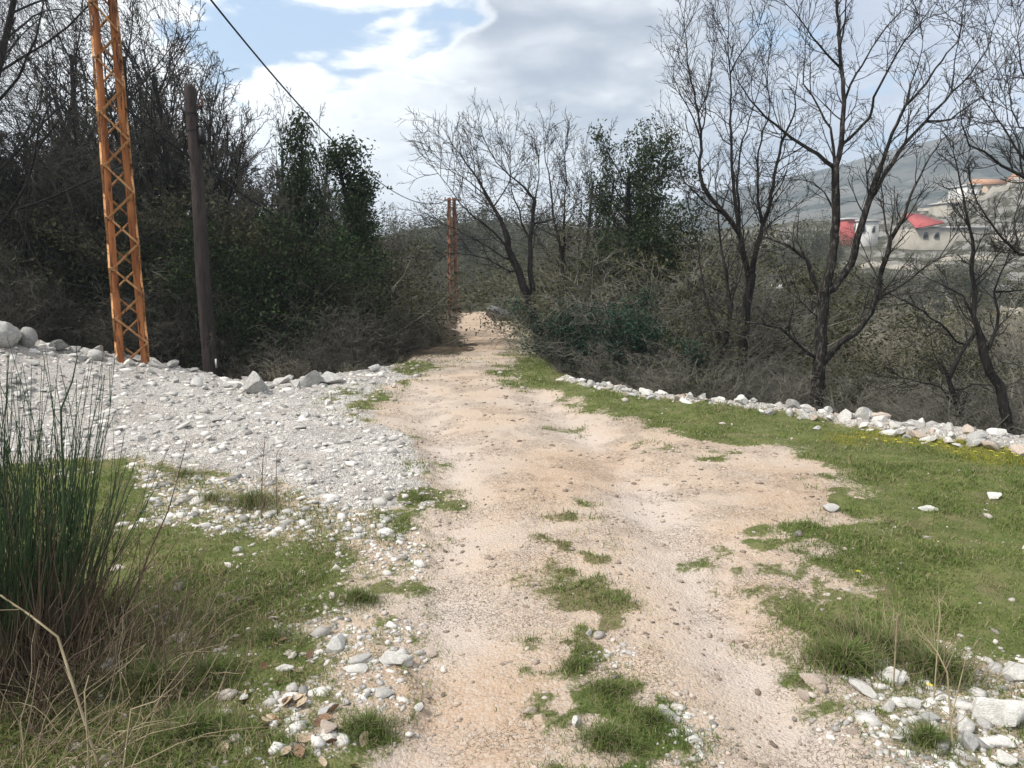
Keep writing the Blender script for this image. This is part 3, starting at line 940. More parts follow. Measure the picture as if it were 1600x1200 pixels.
CENT = [
    (None, [(851, 590), (848, 560), (841, 517), (831, 489), (828, 468)], .15, .12, 0),
    (0, [(828, 468), (818, 448), (810, 422), (794, 388), (789, 360)], .10, .065, -.1),
    (1, [(789, 360), (771, 324), (745, 277), (719, 241), (708, 228)], .050, .008, .1),
    (0, [(830, 465), (833, 455), (828, 422), (828, 375), (832, 349), (836, 313)], .075, .04, .15),
    (3, [(836, 313), (820, 293), (794, 272), (776, 254), (765, 236)], .032, .007, -.2),
    (3, [(828, 373), (815, 349), (812, 329), (799, 298), (796, 262)], .030, .007, .3),
    (3, [(833, 360), (851, 347), (882, 334)], .026, .008, -.1),
    (3, [(836, 315), (842, 280), (840, 245)], .022, .006, .3),
    (1, [(810, 430), (784, 417), (761, 404), (735, 398), (712, 396)], .030, .008, -.15),
    (1, [(802, 410), (771, 391), (745, 375), (712, 357), (690, 350)], .026, .006, .3),
    (1, [(794, 386), (771, 362), (740, 339), (719, 318), (700, 290), (683, 269)], .030, .006, -.25),
    (1, [(789, 358), (776, 334), (756, 303), (735, 285), (699, 262)], .026, .006, .25),
    (2, [(775, 330), (784, 305), (796, 285), (798, 250)], .020, .006, -.2),
    (2, [(757, 300), (748, 262), (742, 235)], .016, .005, .2),
]
hero_tree('bare_tree', 'fan-shaped leafless tree leaning over the bend of the dirt track', CENT, 17.5, 1.05, 4.0, seed=12, rmin=.006)

SIDE = [
    (None, [(886, 520), (884, 470), (882, 435), (874, 378), (864, 334), (859, 282), (851, 240)], .09, .01, 0),
    (0, [(880, 410), (882, 334), (885, 275), (883, 240)], .045, .008, .2),
    (0, [(872, 370), (895, 335), (905, 300)], .03, .007, -.2),
    (0, [(882, 440), (866, 400), (848, 385)], .03, .007, .2),
]
hero_tree('bare_tree', 'thin grey leafless tree standing just behind the fan-shaped tree', SIDE, 22, 1.2, 4.2, seed=14, rmin=.007)

EDGE_T = [
    (None, [(1574, 690), (1574, 655), (1562, 602), (1547, 583), (1537, 553), (1532, 527)], .085, .06, 0),
    (0, [(1532, 527), (1521, 495), (1524, 456), (1518, 423), (1521, 391), (1511, 339), (1501, 290), (1490, 240)], .045, .006, -.1),
    (0, [(1540, 555), (1557, 514), (1560, 488), (1553, 456), (1570, 414), (1580, 380)], .032, .006, .2),
    (1, [(1521, 497), (1505, 462), (1478, 448), (1450, 435)], .020, .005, .1),
    (1, [(1524, 440), (1548, 415), (1562, 390)], .014, .005, -.2),
    (2, [(1553, 460), (1580, 455), (1620, 450)], .018, .006, .2),
    (1, [(1520, 495), (1535, 520), (1545, 540)], .012, .006, .1),
]
hero_tree('bare_tree', 'small crooked leafless tree with twisted stems above the widest part of the stone edge', EDGE_T, 10.8, .55, 5, seed=16)
FALL = [
    (None, [(1501, 680), (1500, 655), (1494, 625), (1482, 594), (1501, 553), (1524, 521)], .06, .025, 0),
    (0, [(1505, 545), (1469, 505), (1430, 479), (1391, 459), (1370, 452)], .022, .006, -.1),
    (0, [(1496, 640), (1470, 605), (1440, 598), (1410, 590)], .02, .007, -.3),
    (0, [(1490, 615), (1520, 600), (1560, 602)], .018, .007, -.2),
    (0, [(1484, 590), (1462, 560), (1455, 530)], .016, .006, .3),
]
hero_tree('bare_tree', 'low leafless tree with a long arching limb above the round pale boulder', FALL, 11.6, .55, 5, seed=17)
FARR = [
    (None, [(1735, 700), (1730, 600), (1715, 480), (1690, 400), (1665, 340)], .12, .07, 0),
    (0, [(1665, 340), (1600, 277), (1565, 259), (1538, 237), (1514, 227), (1503, 195), (1500, 170)], .040, .006, 0),
    (0, [(1665, 338), (1600, 248), (1578, 216), (1559, 187), (1538, 157)], .035, .006, .1),
    (0, [(1690, 400), (1592, 397), (1560, 365), (1527, 316), (1518, 290)], .040, .006, -.1),
    (0, [(1665, 340), (1660, 250), (1620, 160), (1596, 110), (1590, 60)], .040, .006, .1),
    (4, [(1600, 215), (1580, 170), (1575, 130)], .014, .005, .1),
    (1, [(1600, 277), (1590, 220), (1575, 190), (1570, 150)], .014, .005, .2),
    (3, [(1592, 397), (1585, 340), (1600, 300)], .014, .005, .2),
]
hero_tree('bare_tree', 'leafless tree reaching its branches into the scene from beyond the stone edge', FARR, 10.5, .6, 4.5, seed=18)

# ------------------------------------------------------------------ prototypes for the thickets
HID = (0, 0, -60)


def leaf_cloud(centres, dirs_n, count, size, r, colors, spread):
    """small leaf quads scattered round twig points"""
    k = r.randint(0, len(centres), count)
    c = centres[k] + r.normal(0, spread, (count, 3))
    a = r.normal(0, 1, (count, 3)); a /= np.linalg.norm(a, axis=1, keepdims=True)
    b = np.cross(a, r.normal(0, 1, (count, 3))); b /= np.linalg.norm(b, axis=1, keepdims=True) + 1e-9
    s = size * r.uniform(.6, 1.3, (count, 1))
    v = np.stack([c - a * s, c + b * s * .45, c + a * s, c - b * s * .45], 1).reshape(-1, 3)
    f = np.arange(count * 4).reshape(-1, 4)
    ci = r.randint(0, len(colors), count)
    cc = np.array(colors)[ci] * r.uniform(.7, 1.25, (count, 1))
    return v, f, np.repeat(cc, 4, 0)


def proto_tree(seed, height, P, r0, upto, m1, m2, stems=1, lean=.06, leaves=None, s2=3, d0=None, crown=None):
    r = random.Random(seed)
    out = []
    for k in range(stems):
        a = r.uniform(0, 6.28)
        off = .12 * height * .15 * (stems > 1)
        d = norm3((math.cos(a) * lean * (1 + (stems > 1) * r.uniform(.5, 1.5)), math.sin(a) * lean * (1 + (stems > 1) * r.uniform(.5, 1.5)), 1))
        grow(out, (math.cos(a) * off, math.sin(a) * off, -.1), d, height * r.uniform(.75, .95) if stems > 1 else height * .8, r0 * r.uniform(.7, 1.1), 0, P, r)
    allp = np.array([p for pts, _, _ in out for p in pts])
    res = {'out': out, 'h': np.percentile(allp[:, 2], 92 if P is PT else 98), 'w': np.percentile(np.abs(allp[:, 0]), 97) * 2}
    a, b = split_levels(out, upto)
    res['trunk'] = tube_mesh('trunk', a, M[m1], 6)
    if b:
        res['crown'] = tube_mesh('crown', b, M[m2], s2)
    if leaves:
        n, size, cols, spread, minl = leaves
        rs_ = np.random.RandomState(seed)
        cen = np.array([p for pts, _, l in out if l >= minl for p in pts[1:]])
        if crown:
            d = rs_.normal(0, 1, (2600, 3)); d /= np.linalg.norm(d, axis=1, keepdims=True)
            q = d * (rs_.random_sample((2600, 1)) ** .42)
            lump = .80 + .40 * fbm(d[:, 0] * 1.8 + 7, d[:, 1] * 1.8 + d[:, 2] * 2.3 + 3, 3, seed)
            q = q * lump[:, None] * np.array([crown[0], crown[0], crown[1]]) + np.array([0, 0, crown[2]])
            hole = fbm(q[:, 0] * 1.6 + 11, q[:, 1] * 1.6 + q[:, 2] * 1.9, 3, seed + 5)
            cen = np.concatenate([q[hole > .46], cen[::4]])
        v, f, c = leaf_cloud(cen, None, n, size, rs_, cols, spread)
        res['foliage'] = mesh_np('foliage', v, [f], M['leaf'], False, {'col': c})
    return res


PT = dict(n=(8, 6, 5, 4, 3), wander=(.07, .12, .16, .18, .2), trop=(.04, .10, .09, .06, .03), taper=(.35, .35, .35, .35, .4),
          kids=(12, 7, 5, 4, 0), ratio=(.50, .50, .48, .45, .4), angle=((22, 50), (22, 50), (25, 55), (25, 55), (20, 40)),
          thin=(.5, .55, .6, .65, .6), rmin=.0075)
PT['from'] = (.22, .2, .15, .15, .2)
PS = dict(n=(6, 5, 4, 3), wander=(.14, .18, .22, .25), trop=(.03, .04, .02, .0), taper=(.4, .4, .4, .4),
          kids=(8, 6, 5, 0), ratio=(.60, .58, .5, .4), angle=((22, 60), (25, 65), (25, 70), (20, 50)), thin=(.55, .6, .65, .6), rmin=.0035)
PS['from'] = (.1, .1, .1, .1)
PW = dict(n=(8, 7, 9, 5), wander=(.08, .14, .10, .14), trop=(.03, .02, -.22, -.25), taper=(.4, .4, .4, .4),
          kids=(15, 20, 9, 0), ratio=(.55, .62, .5, .4), angle=((35, 75), (30, 80), (15, 45), (20, 40)), thin=(.42, .22, .6, .6), rmin=.0035)
PW['from'] = (.25, .12, .1, .1)
PI = dict(n=(8, 5, 4), wander=(.05, .14, .2), trop=(.06, .16, .08), taper=(.3, .35, .4), kids=(26, 5, 0), ratio=(.26, .55, .5),
          angle=((25, 60), (25, 60), (20, 50)), thin=(.4, .5, .5), rmin=.005)
PI['from'] = (.12, .2, .2)
PE = dict(n=(8, 6, 4, 3), wander=(.05, .12, .16, .2), trop=(.05, .08, .05, .05), taper=(.3, .35, .4, .4), kids=(20, 7, 4, 0), ratio=(.42, .45, .45, .4),
          angle=((35, 70), (25, 60), (25, 60), (20, 50)), thin=(.45, .5, .5, .5), rmin=.005)
PE['from'] = (.12, .15, .2, .2)
PB = dict(PS); PB['kids'] = (7, 5, 4, 0)

DKG = [(.018, .034, .014), (.026, .046, .018), (.034, .055, .022), (.045, .066, .028)]
GRN = [(.020, .036, .012), (.028, .050, .016), (.036, .062, .020), (.020, .032, .014)]
OLV = [(.060, .062, .026), (.078, .078, .036), (.095, .09, .045), (.045, .05, .02)]
BLU = [(.016, .042, .026), (.024, .056, .034), (.032, .065, .04)]
BRN = [(.10, .08, .05), (.13, .105, .07), (.08, .07, .045)]

PT2 = dict(PT); PT2['kids'] = (13, 8, 6, 5, 0)
protos = {
    'tall': [proto_tree(s, 7.0, PT, .11, 0, 'bark', 'twig_dark') for s in (101, 102, 103)],
    'twiggy': [proto_tree(s, 5.0, PT2, .07, 0, 'bark', 'twig_mid', 3, .12) for s in (111, 112)],
    'weep': [proto_tree(121, 8.0, PW, .085, 1, 'bark', 'twig_dark')],
    'shrub': [proto_tree(s, 2.6, PS, .022, 0, 'twig', 'twig', 8, .30) for s in (131, 132, 133)],
    'darkshrub': [proto_tree(s, 2.6, PS, .022, 0, 'twig_dark', 'twig_mid', 8, .30) for s in (136, 137)],
    'tanshrub': [proto_tree(s, 2.6, PS, .018, 0, 'twig_tan', 'twig_tan', 8, .28) for s in (141, 142)],
    'ivy': [proto_tree(s, 6.0, PI, .10, 0, 'bark', 'twig_dark', leaves=(8500, .048, DKG, .12, 1)) for s in (151, 152)],
    'evergreen': [proto_tree(161, 6.0, PE, .12, 0, 'bark', 'twig_dark', leaves=(30000, .037, DKG + [(.05, .06, .03)], .085, 2), crown=(1.22, 2.30, 3.65))],
    'green': [proto_tree(s, 2.6, PB, .03, 0, 'bark', 'twig_dark', 6, .30, leaves=(15000, .028, GRN, .09, 2)) for s in (171, 172)],
    'bluegreen': [proto_tree(181, 2.4, PB, .03, 0, 'bark', 'twig_dark', 6, .34, leaves=(13000, .034, BLU, .09, 2))],
    'olive': [proto_tree(s, 2.6, PB, .03, 0, 'twig', 'twig', 6, .30, leaves=(10000, .030, OLV, .10, 2)) for s in (191, 192)],
    'rust': [proto_tree(201, 2.4, PB, .022, 0, 'twig', 'twig', 7, .32, leaves=(2600, .045, BRN, .10, 2))],
}
NAMES = {'tall': 'bare_tree', 'twiggy': 'bare_tree', 'weep': 'weeping_tree', 'shrub': 'bare_shrub', 'darkshrub': 'bare_shrub', 'tanshrub': 'bare_shrub', 'ivy': 'ivy_clad_tree',
         'evergreen': 'evergreen_tree', 'green': 'leafy_bush', 'bluegreen': 'leafy_bush', 'olive': 'olive_bush', 'rust': 'brown_bush'}
first = {}


def plant(kind, px, Yd, ytop, label, group=None, width=1.0, var=None, depth_px=None):
    """one plant: its foot on the ground at column px and depth Yd, its top at photo row ytop"""
    v = protos[kind]
    k = rnd.randrange(len(v)) if var is None else var % len(v)
    pr = v[k]
    s_ = max(at(px, ytop, Yd)[2] - (h1(at(px, 560, Yd)[0], Yd) if Yd < 62 else 0), .3) / pr['h']
    half = (pr['w'] * .56 + .15) * s_ * width * F_PX / Yd
    if px < 740 and 15.4 < Yd <= 56:
        px = min(px, np.interp(Yd, [15, 18, 24, 50], [640, 692, 716, 704]) - half)
    elif 740 <= px < 1010 and 14.5 < Yd < 52:
        px = max(px, np.interp(Yd, [15, 18, 25, 50], [800, 790, 800, 776]) + half)
    p = at(px, 560, Yd)
    x, y = p[0], Yd
    z = h1(x, y) - .05 if Yd < 62 else float(far_h(np.array([math.hypot(x, y)]), np.array([math.atan2(x, y)]))[0]) - .3
    top = at(px, ytop, Yd)[2]
    s = max(top - z, .3) / pr['h']
    cat = 'tree' if 'tree' in NAMES[kind] else 'bush'
    key = (kind, k)
    if key in first:
        root = copy_tree(first[key])
    else:
        root = empty(NAMES[kind], (x, y, z), label, cat, group)
        for nm in ('trunk', 'crown', 'foliage'):
            if nm in pr:
                pn = {'trunk': 'trunk' if 'tree' in NAMES[kind] else 'stems'}.get(nm, nm)
                if pn == 'stems':
                    pn = 'stem_clump'
                if nm == 'crown' and kind not in ('tall', 'twiggy'):
                    pn = 'twig_spray'
                obj(pn, pr[nm], root)
        first[key] = root
    for q in ('label', 'category', 'group'):
        if q in root:
            del root[q]
    tag(root, label, cat, group)
    root.location = (x, y, z)
    root.rotation_euler = (0, 0, rnd.uniform(0, 6.28))
    root.scale = (s * width, s * width, s)
    return root


GL = 'bare trees in the dark wood behind the gravel bank'
LL = 'leafless tree with dense fine twigs in the dark wood behind the gravel bank'
for px, yd, yt, wd in ((150, 20, 0, .9), (205, 19, 25, .9), (235, 22, 50, .9), (265, 21, 70, .9), (300, 18.5, 55, .8), (345, 22, 110, .9), (375, 19, 165, .9), (410, 21, 172, .8), (445, 24, 190, .8),
                       (500, 25, 212, .7), (530, 27, 235, .8), (330, 26, 150, 1), (260, 27, 120, 1), (180, 25, 70, 1)):
    plant('tall', px, yd, yt, LL, GL, wd)
for px, yd, yt, wd in ((0, 17, 190, 1.3), (60, 16.5, 230, 1.3), (110, 17, 210, 1.3), (160, 17.5, 190, 1.2), (30, 19, 120, 1.3), (100, 20, 130, 1.3), (-60, 17, 190, 1.3), (200, 18, 200, 1.2), (230, 17, 250, 1.1), (285, 17, 280, 1.1), (350, 17.5, 295, 1.1), (400, 18, 305, 1.1), (440, 19, 330, 1.1), (505, 20, 350, 1), (250, 20, 215, 1.1), (320, 22, 240, 1.1), (390, 23, 262, 1.1),
                       (470, 23, 295, 1.1), (540, 24, 345, 1.1), (600, 26, 345, 1), (580, 23, 340, 1)):
    plant('twiggy', px, yd, yt, 'bushy many-stemmed leafless tree filling the dark wood behind the gravel bank', 'many-stemmed bare trees filling the dark wood', wd)
plant('ivy', 472, 17.8, 205, 'narrow ivy-covered tree, the slimmer column of dark leaves in the wood', None, .75, 0)
plant('ivy', 562, 18.5, 232, 'broader ivy-covered tree at the end of the dark wood nearest the open sky', None, 1.0, 1)
plant('ivy', 545, 23, 300, 'short ivy-covered tree half hidden behind the broader ivy-covered tree', None, 1.3, 0)
plant('weep', -40, 15.5, -80, 'huge dark tree with a curtain of drooping twigs behind the round boulders', None, 1.0)
plant('weep', 0, 18, -30, 'second drooping dark tree close behind the rusty lattice pole', None, .85)
plant('weep', -190, 15, -60, 'drooping dark tree at the very edge of the wood beyond the largest boulder', None, 1.0)
plant('weep', 20, 14.6, 60, 'lower drooping dark tree just behind the egg-shaped boulder', None, 1.1)
plant('weep', -110, 21, 0, 'drooping dark tree deep in the wood behind the other drooping ones', None, .9)
GB = 'leafy green bushes in the dark wood'
for px, yd, yt, wd, lb in ((345, 16, 372, .9, 'leafy dark green bush just beside the wooden pole'), (405, 16.5, 352, 1, 'tallest leafy dark green bush in the wood, midway between wooden pole and ivy-covered trees'), (440, 18, 395, 1.0, 'lower leafy dark green bush at the foot of the slimmer ivy-covered tree')):
    plant('green', px, yd, yt, lb, GB, wd)
for px, yd, yt, wd in ((235, 16.5, 330, 1.2), (275, 17.5, 325, 1.2), (320, 18, 330, 1.2), (500, 19, 400, 1.2), (545, 19.5, 355, 1.2), (590, 21, 350, 1.1), (470, 18.5, 395, 1.1), (160, 17, 330, 1.3), (90, 17.5, 340, 1.3), (20, 17, 330, 1.3), (-60, 17, 330, 1.3), (620, 26, 372, 1.2), (655, 33, 368, 1.2)):
    plant('olive', px, yd, yt, 'dull olive bush filling the shade of the dark wood', 'olive bushes under the dark wood', wd)
GS = 'bare shrubs along the foot of the dark wood'
LS = 'leafless shrub of tangled grey twigs along the foot of the dark wood'
for px, yd, yt, wd in ((235, 15, 420, 1.3), (270, 14.6, 460, 1.3), (300, 15.5, 400, 1.2), (415, 15, 480, 1.3), (465, 15.5, 455, 1.3), (515, 16, 450, 1.3), (560, 17, 430, 1.3), (600, 18, 420, 1.2), (640, 20, 410, 1.2),
                       (395, 13.8, 555, 1.5), (450, 13.8, 535, 1.6), (500, 14.3, 530, 1.6), (550, 15, 520, 1.6), (600, 16.2, 510, 1.5), (640, 18, 495, 1.4), (670, 21, 480, 1.3), (690, 25, 470, 1.2), (690, 32, 430, 1.2), (660, 28, 400, 1.3),
                       (120, 14.5, 430, 1.3), (60, 14, 410, 1.4), (10, 13.5, 400, 1.4), (-50, 13, 400, 1.4), (170, 14.3, 470, 1.2), (630, 22, 380, 1.3), (600, 30, 362, 1.2), (645, 38, 362, 1.2), (680, 45, 372, 1.2), (700, 52, 395, 1.1)):
    plant('darkshrub', px, yd, yt, LS, GS, wd)
for px, yd, yt, wd in ((420, 14.0, 560, 1.7), (480, 14.2, 556, 1.6), (575, 15.6, 545, 1.5), (660, 19, 535, 1.3)):
    plant('tanshrub', px, yd, yt, 'low straw-coloured leafless shrub just behind the rocks of the gravel bank', 'tan shrubs behind the gravel bank', wd)
for px, yd, yt, wd in ((690, 28, 505, 1.1), (680, 21, 535, 1.2), (815, 30, 480, 1.2), (808, 24, 520, .9), (690, 45, 470, 1.1), (815, 40, 470, 1.1)):
    plant('olive', px, yd, yt, 'small olive bush on the verge of the narrow track bend', 'olive bushes on the track bend', wd)

plant('evergreen', 1003, 20, 222, 'round-headed evergreen tree with small dark leaves behind the grass', None, 1.0)
plant('twiggy', 1030, 21.5, 330, 'bushy leafless tree standing beneath the round-headed evergreen', None, 1.1)
plant('bluegreen', 965, 15.8, 470, 'blue-green leafy bush in deep shade, the greener one beside the fan-shaped tree', None, 1.3)
plant('bluegreen', 915, 17.0, 500, 'smaller blue-green bush tucked against the fan-shaped tree trunk', None, 1.2)
GR = 'bare shrubs in the thicket between the fan-shaped tree and the slender forked tree'
LR = 'leafless grey shrub in the thicket below the round-headed evergreen tree'
for px, yd, yt, wd in ((880, 18, 440, 1.3), (920, 18.5, 405, 1.3), (960, 18, 385, 1.3), (1000, 17.5, 395, 1.3), (1040, 17, 410, 1.3), (1075, 16.5, 440, 1.3), (1010, 15.5, 480, 1.4), (1050, 15, 500, 1.4), (1085, 14.8, 520, 1.3), (930, 22, 350, 1.2), (970, 24, 330, 1.2), (900, 26, 350, 1.2),
                       (870, 16, 520, 1.1), (1000, 14.2, 540, 1.4), (1060, 13.6, 555, 1.4), (1105, 13.4, 540, 1.3), (1140, 13.2, 560, 1.3), (920, 14.8, 560, 1.2), (960, 14.3, 560, 1.3), (880, 15, 565, 1.0)):
    plant('shrub', px, yd, yt, LR, GR, wd)
for px, yd, yt, wd in ((870, 20, 420, 1.2), (910, 20.5, 395, 1.2), (950, 21, 370, 1.3), (1085, 19, 372, 1.1), (1120, 20, 390, 1.2), (1060, 19, 420, 1.2), (1160, 22, 430, 1.2), (1090, 15.5, 470, 1.2)):
    plant('olive', px, yd, yt, 'olive-leaved bush in the thicket behind the stone edge', 'olive bushes in the thicket behind the stone edge', wd)
for px, yd, yt, wd in ((930, 26, 235, .7), (905, 28, 240, .7), (960, 27, 240, .7)):
    plant('tall', px, yd, yt, 'faint leafless tree rising behind the round-headed evergreen', 'faint bare trees behind the evergreen', wd)
GV_ = 'bare shrubs filling the valley below the stone edge'
for px, yd, yt, wd in ((1190, 17, 578, 1.4), (1225, 19, 563, 1.4), (1260, 21, 558, 1.4), (1320, 18, 558, 1.4), (1350, 22, 543, 1.4), (1390, 19, 558, 1.4), (1440, 22, 528, 1.4), (1490, 19, 548, 1.4), (1530, 23, 518, 1.4), (1580, 19, 518, 1.4), (1620, 17, 518, 1.4), (1670, 16, 470, 1.4),
                       (1200, 14, 575, 1.5), (1240, 14, 570, 1.5), (1310, 13.2, 580, 1.5), (1350, 13, 585, 1.5), (1590, 12, 560, 1.4), (1640, 11.5, 560, 1.4)):
    plant('shrub', px, yd, yt, 'leafless grey-brown shrub filling the valley below the stone edge', GV_, wd)
for px, yd, yt, wd in ((1375, 25, 493, 1.3), (1410, 27, 478, 1.3), (1450, 26, 478, 1.3), (1490, 28, 483, 1.3), (1340, 28, 518, 1.3), (1300, 26, 538, 1.3), (1220, 26, 543, 1.3), (1540, 30, 488, 1.3), (1420, 18, 548, 1.4), (1470, 17, 558, 1.4), (1560, 16, 530, 1.4), (1370, 16, 545, 1.4), (1280, 16, 560, 1.4), (1600, 27, 483, 1.3), (1215, 30, 518, 1.2)):
    plant('tanshrub', px, yd, yt, 'pale brown leafless shrub catching light in the valley below the tallest bare tree', 'pale brown shrubs in the valley', wd)
for px, yd, yt, wd in ((1430, 14, 545, 1.3), (1465, 14.5, 560, 1.2), (1510, 13, 575, 1.3), (1395, 13.2, 590, 1.2), (1560, 24, 478, 1.1), (1600, 22, 468, 1.2)):
    plant('olive', px, yd, yt, 'dark olive bush low among twigs beneath the low arching tree', 'olive bushes beneath the low arching tree', wd)
for px, yd, yt, wd in ((1450, 12.2, 600, 1.6), (1500, 11.6, 600, 1.6), (1545, 11, 610, 1.6), (1410, 12.4, 610, 1.5)):
    plant('shrub', px, yd, yt, 'low tangled leafless shrub hard behind the widest part of the stone edge', 'low tangled shrubs behind the stone edge', wd)
# knoll and valley trees further off
for px, yd, yt, wd in ((700, 120, 345, 1.6), (720, 130, 333, 1.6), (745, 135, 328, 1.8), (775, 140, 330, 1.8), (805, 135, 335, 1.8), (835, 130, 345, 1.6), (760, 110, 385, 1.6), (800, 105, 395, 1.5), (720, 100, 400, 1.5), (860, 115, 360, 1.6), (745, 80, 420, 1.6), (780, 75, 430, 1.6), (820, 80, 425, 1.6), (730, 66, 440, 1.6), (760, 64, 455, 1.5), (860, 70, 430, 1.5)):
    plant('olive', px, yd, yt, 'distant dark tree-like bush on the knoll beyond the end of the track', 'distant bushes on the knoll', wd)
for px, yd, yt, wd in ((1240, 120, 350, .9), (1262, 125, 362, .9), (1222, 118, 355, 1.0), (1590, 150, 322, 1.4), (1575, 148, 330, 1.3), (1405, 200, 318, 1.0), (1520, 170, 315, 1.2), (1350, 110, 415, 1.1), (1500, 105, 400, 1.3), (1440, 100, 415, 1.3), (1300, 105, 412, 1.1), (1240, 90, 440, 1.4), (1560, 100, 400, 1.3), (1180, 120, 380, 1.3), (1130, 130, 365, 1.3), (1480, 190, 335, 1.2), (1395, 160, 372, .8)):
    plant('olive', px, yd, yt, 'distant dark round bush on the terraced valley side', 'distant bushes on the terraced valley side', wd)

# ------------------------------------------------------------------ stones
def rock_mesh(seed, mat, sub=3, cuts=11, rough=.09, lo=.42, hi=.80):
    import bmesh
    bm = bmesh.new()
    bmesh.ops.create_icosphere(bm, subdivisions=sub, radius=1)
    r = np.random.RandomState(seed)
    v = np.array([q.co[:] for q in bm.verts])
    f = np.array([[q.index for q in p.verts] for p in bm.faces])
    bm.free()
    for _ in range(cuts):
        n = r.normal(0, 1, 3); n /= np.linalg.norm(n)
        d = r.uniform(lo, hi)
        k = v @ n - d
        v = v - np.outer(np.maximum(k, 0) * .98, n)
    v = v * (1 + rough * (fbm(v[:, 0] * 2.3 + 5 + seed, v[:, 1] * 2.3 + v[:, 2] * 3.1 + 9, 3, seed)[:, None] - .5) * 2)
    return mesh_np('stone', v, [f], M[mat], True)


ROUND = None
ROCKS = {m: [rock_mesh(300 + 10 * i + j, m) for j in range(5)] for i, m in enumerate(('rock', 'rock_grey', 'rock_dark', 'rock_pink'))}
ROCKS['round'] = [rock_mesh(400 + j, 'rock_grey', 3, 5, .10, .72, .9) for j in range(5)]
for lst in ROCKS.values():
    for me in lst:
        if hasattr(me, 'set_sharp_from_angle'):
            me.set_sharp_from_angle(angle=math.radians(28))


def stone(name, x, y, sx, sy, sz, mat, label, cat, group=None, sink=.3, rz=None, var=None, tilt=.15):
    me = ROCKS[mat][rnd.randrange(5) if var is None else var]
    o = obj(name, me, None, (x, y, h1(x, y) + sz * (1 - 2 * sink)), (rnd.gauss(0, tilt), rnd.gauss(0, tilt), rnd.uniform(0, 6.28) if rz is None else rz), (sx, sy, sz))
    return tag(o, label, cat, group)


def stone_px(name, px, py, wpx, hpx, mat, label, group=None, cat='rock', **k):
    """stone whose foot stands at the photo pixel, wpx by hpx pixels"""
    p = hit(px, py)
    s = p[1] / F_PX
    return stone(name, p[0], p[1], wpx * s / 2 * 1.12, wpx * s / 2 * .9, hpx * s / 2 * 1.25, mat, label, cat, group, **k)


BOULD = [
    ('boulder', 6, 540, 56, 38, 'round', 'largest rounded grey boulder topping the gravel bank by the dark wood'),
    ('boulder', 45, 541, 30, 30, 'round', 'upright egg-shaped grey boulder close beside the largest rounded one'),
    ('boulder', 92, 547, 34, 18, 'rock_dark', 'dark pointed rock on the bank between egg-shaped boulder and lattice pole'),
    ('boulder', 149, 562, 28, 17, 'round', 'small rounded pale rock at the foot of the rusty lattice pole'),
    ('boulder', 308, 607, 34, 16, 'rock', 'flat pale rock at the foot of the wooden pole'),
    ('boulder', 402, 617, 48, 36, 'rock_grey', 'pointed ridge-shaped grey rock on the rim of the gravel bank'),
    ('boulder', 484, 604, 40, 24, 'rock_grey', 'peaked rock with a dark hollow on the bank rim'),
    ('boulder', 464, 610, 26, 18, 'rock_grey', 'squat block of rock leaning against the peaked rock'),
    ('boulder', 553, 580, 18, 16, 'rock', 'small cream rock perched at the far end of the bank rim'),
    ('boulder', 585, 583, 22, 12, 'rock', 'flat pale rock next along from the small cream rock'),
    ('boulder', 520, 600, 50, 16, 'rock_grey', 'long low slab of rock between the peaked and cream rocks'),
    ('boulder', 1243, 640, 48, 28, 'rock_grey', 'grey block beside the foot of the tallest bare tree'),
    ('boulder', 1276, 646, 50, 20, 'rock_grey', 'sloping grey slab leaning on the block below the tallest bare tree'),
    ('boulder', 1384, 660, 40, 24, 'round', 'round pale boulder half buried on the stone edge'),
    ('boulder', 1424, 666, 22, 20, 'rock', 'small pointed white rock next to the round pale boulder'),
    ('boulder', 780, 501, 62, 28, 'rock_dark', 'big dark boulder beside the far end of the track'),
    ('boulder', 1290, 648, 20, 12, 'rock', 'small white rock below the sloping grey slab'),
    ('boulder', 1580, 684, 60, 20, 'rock', 'broad white rock at the outer end of the stone edge'),
]
for nm, px, py, wp, hp, m, lb in BOULD:
    stone_px(nm, px, py, wp, hp, m, lb, cat='boulder', sink=.2, tilt=.12)
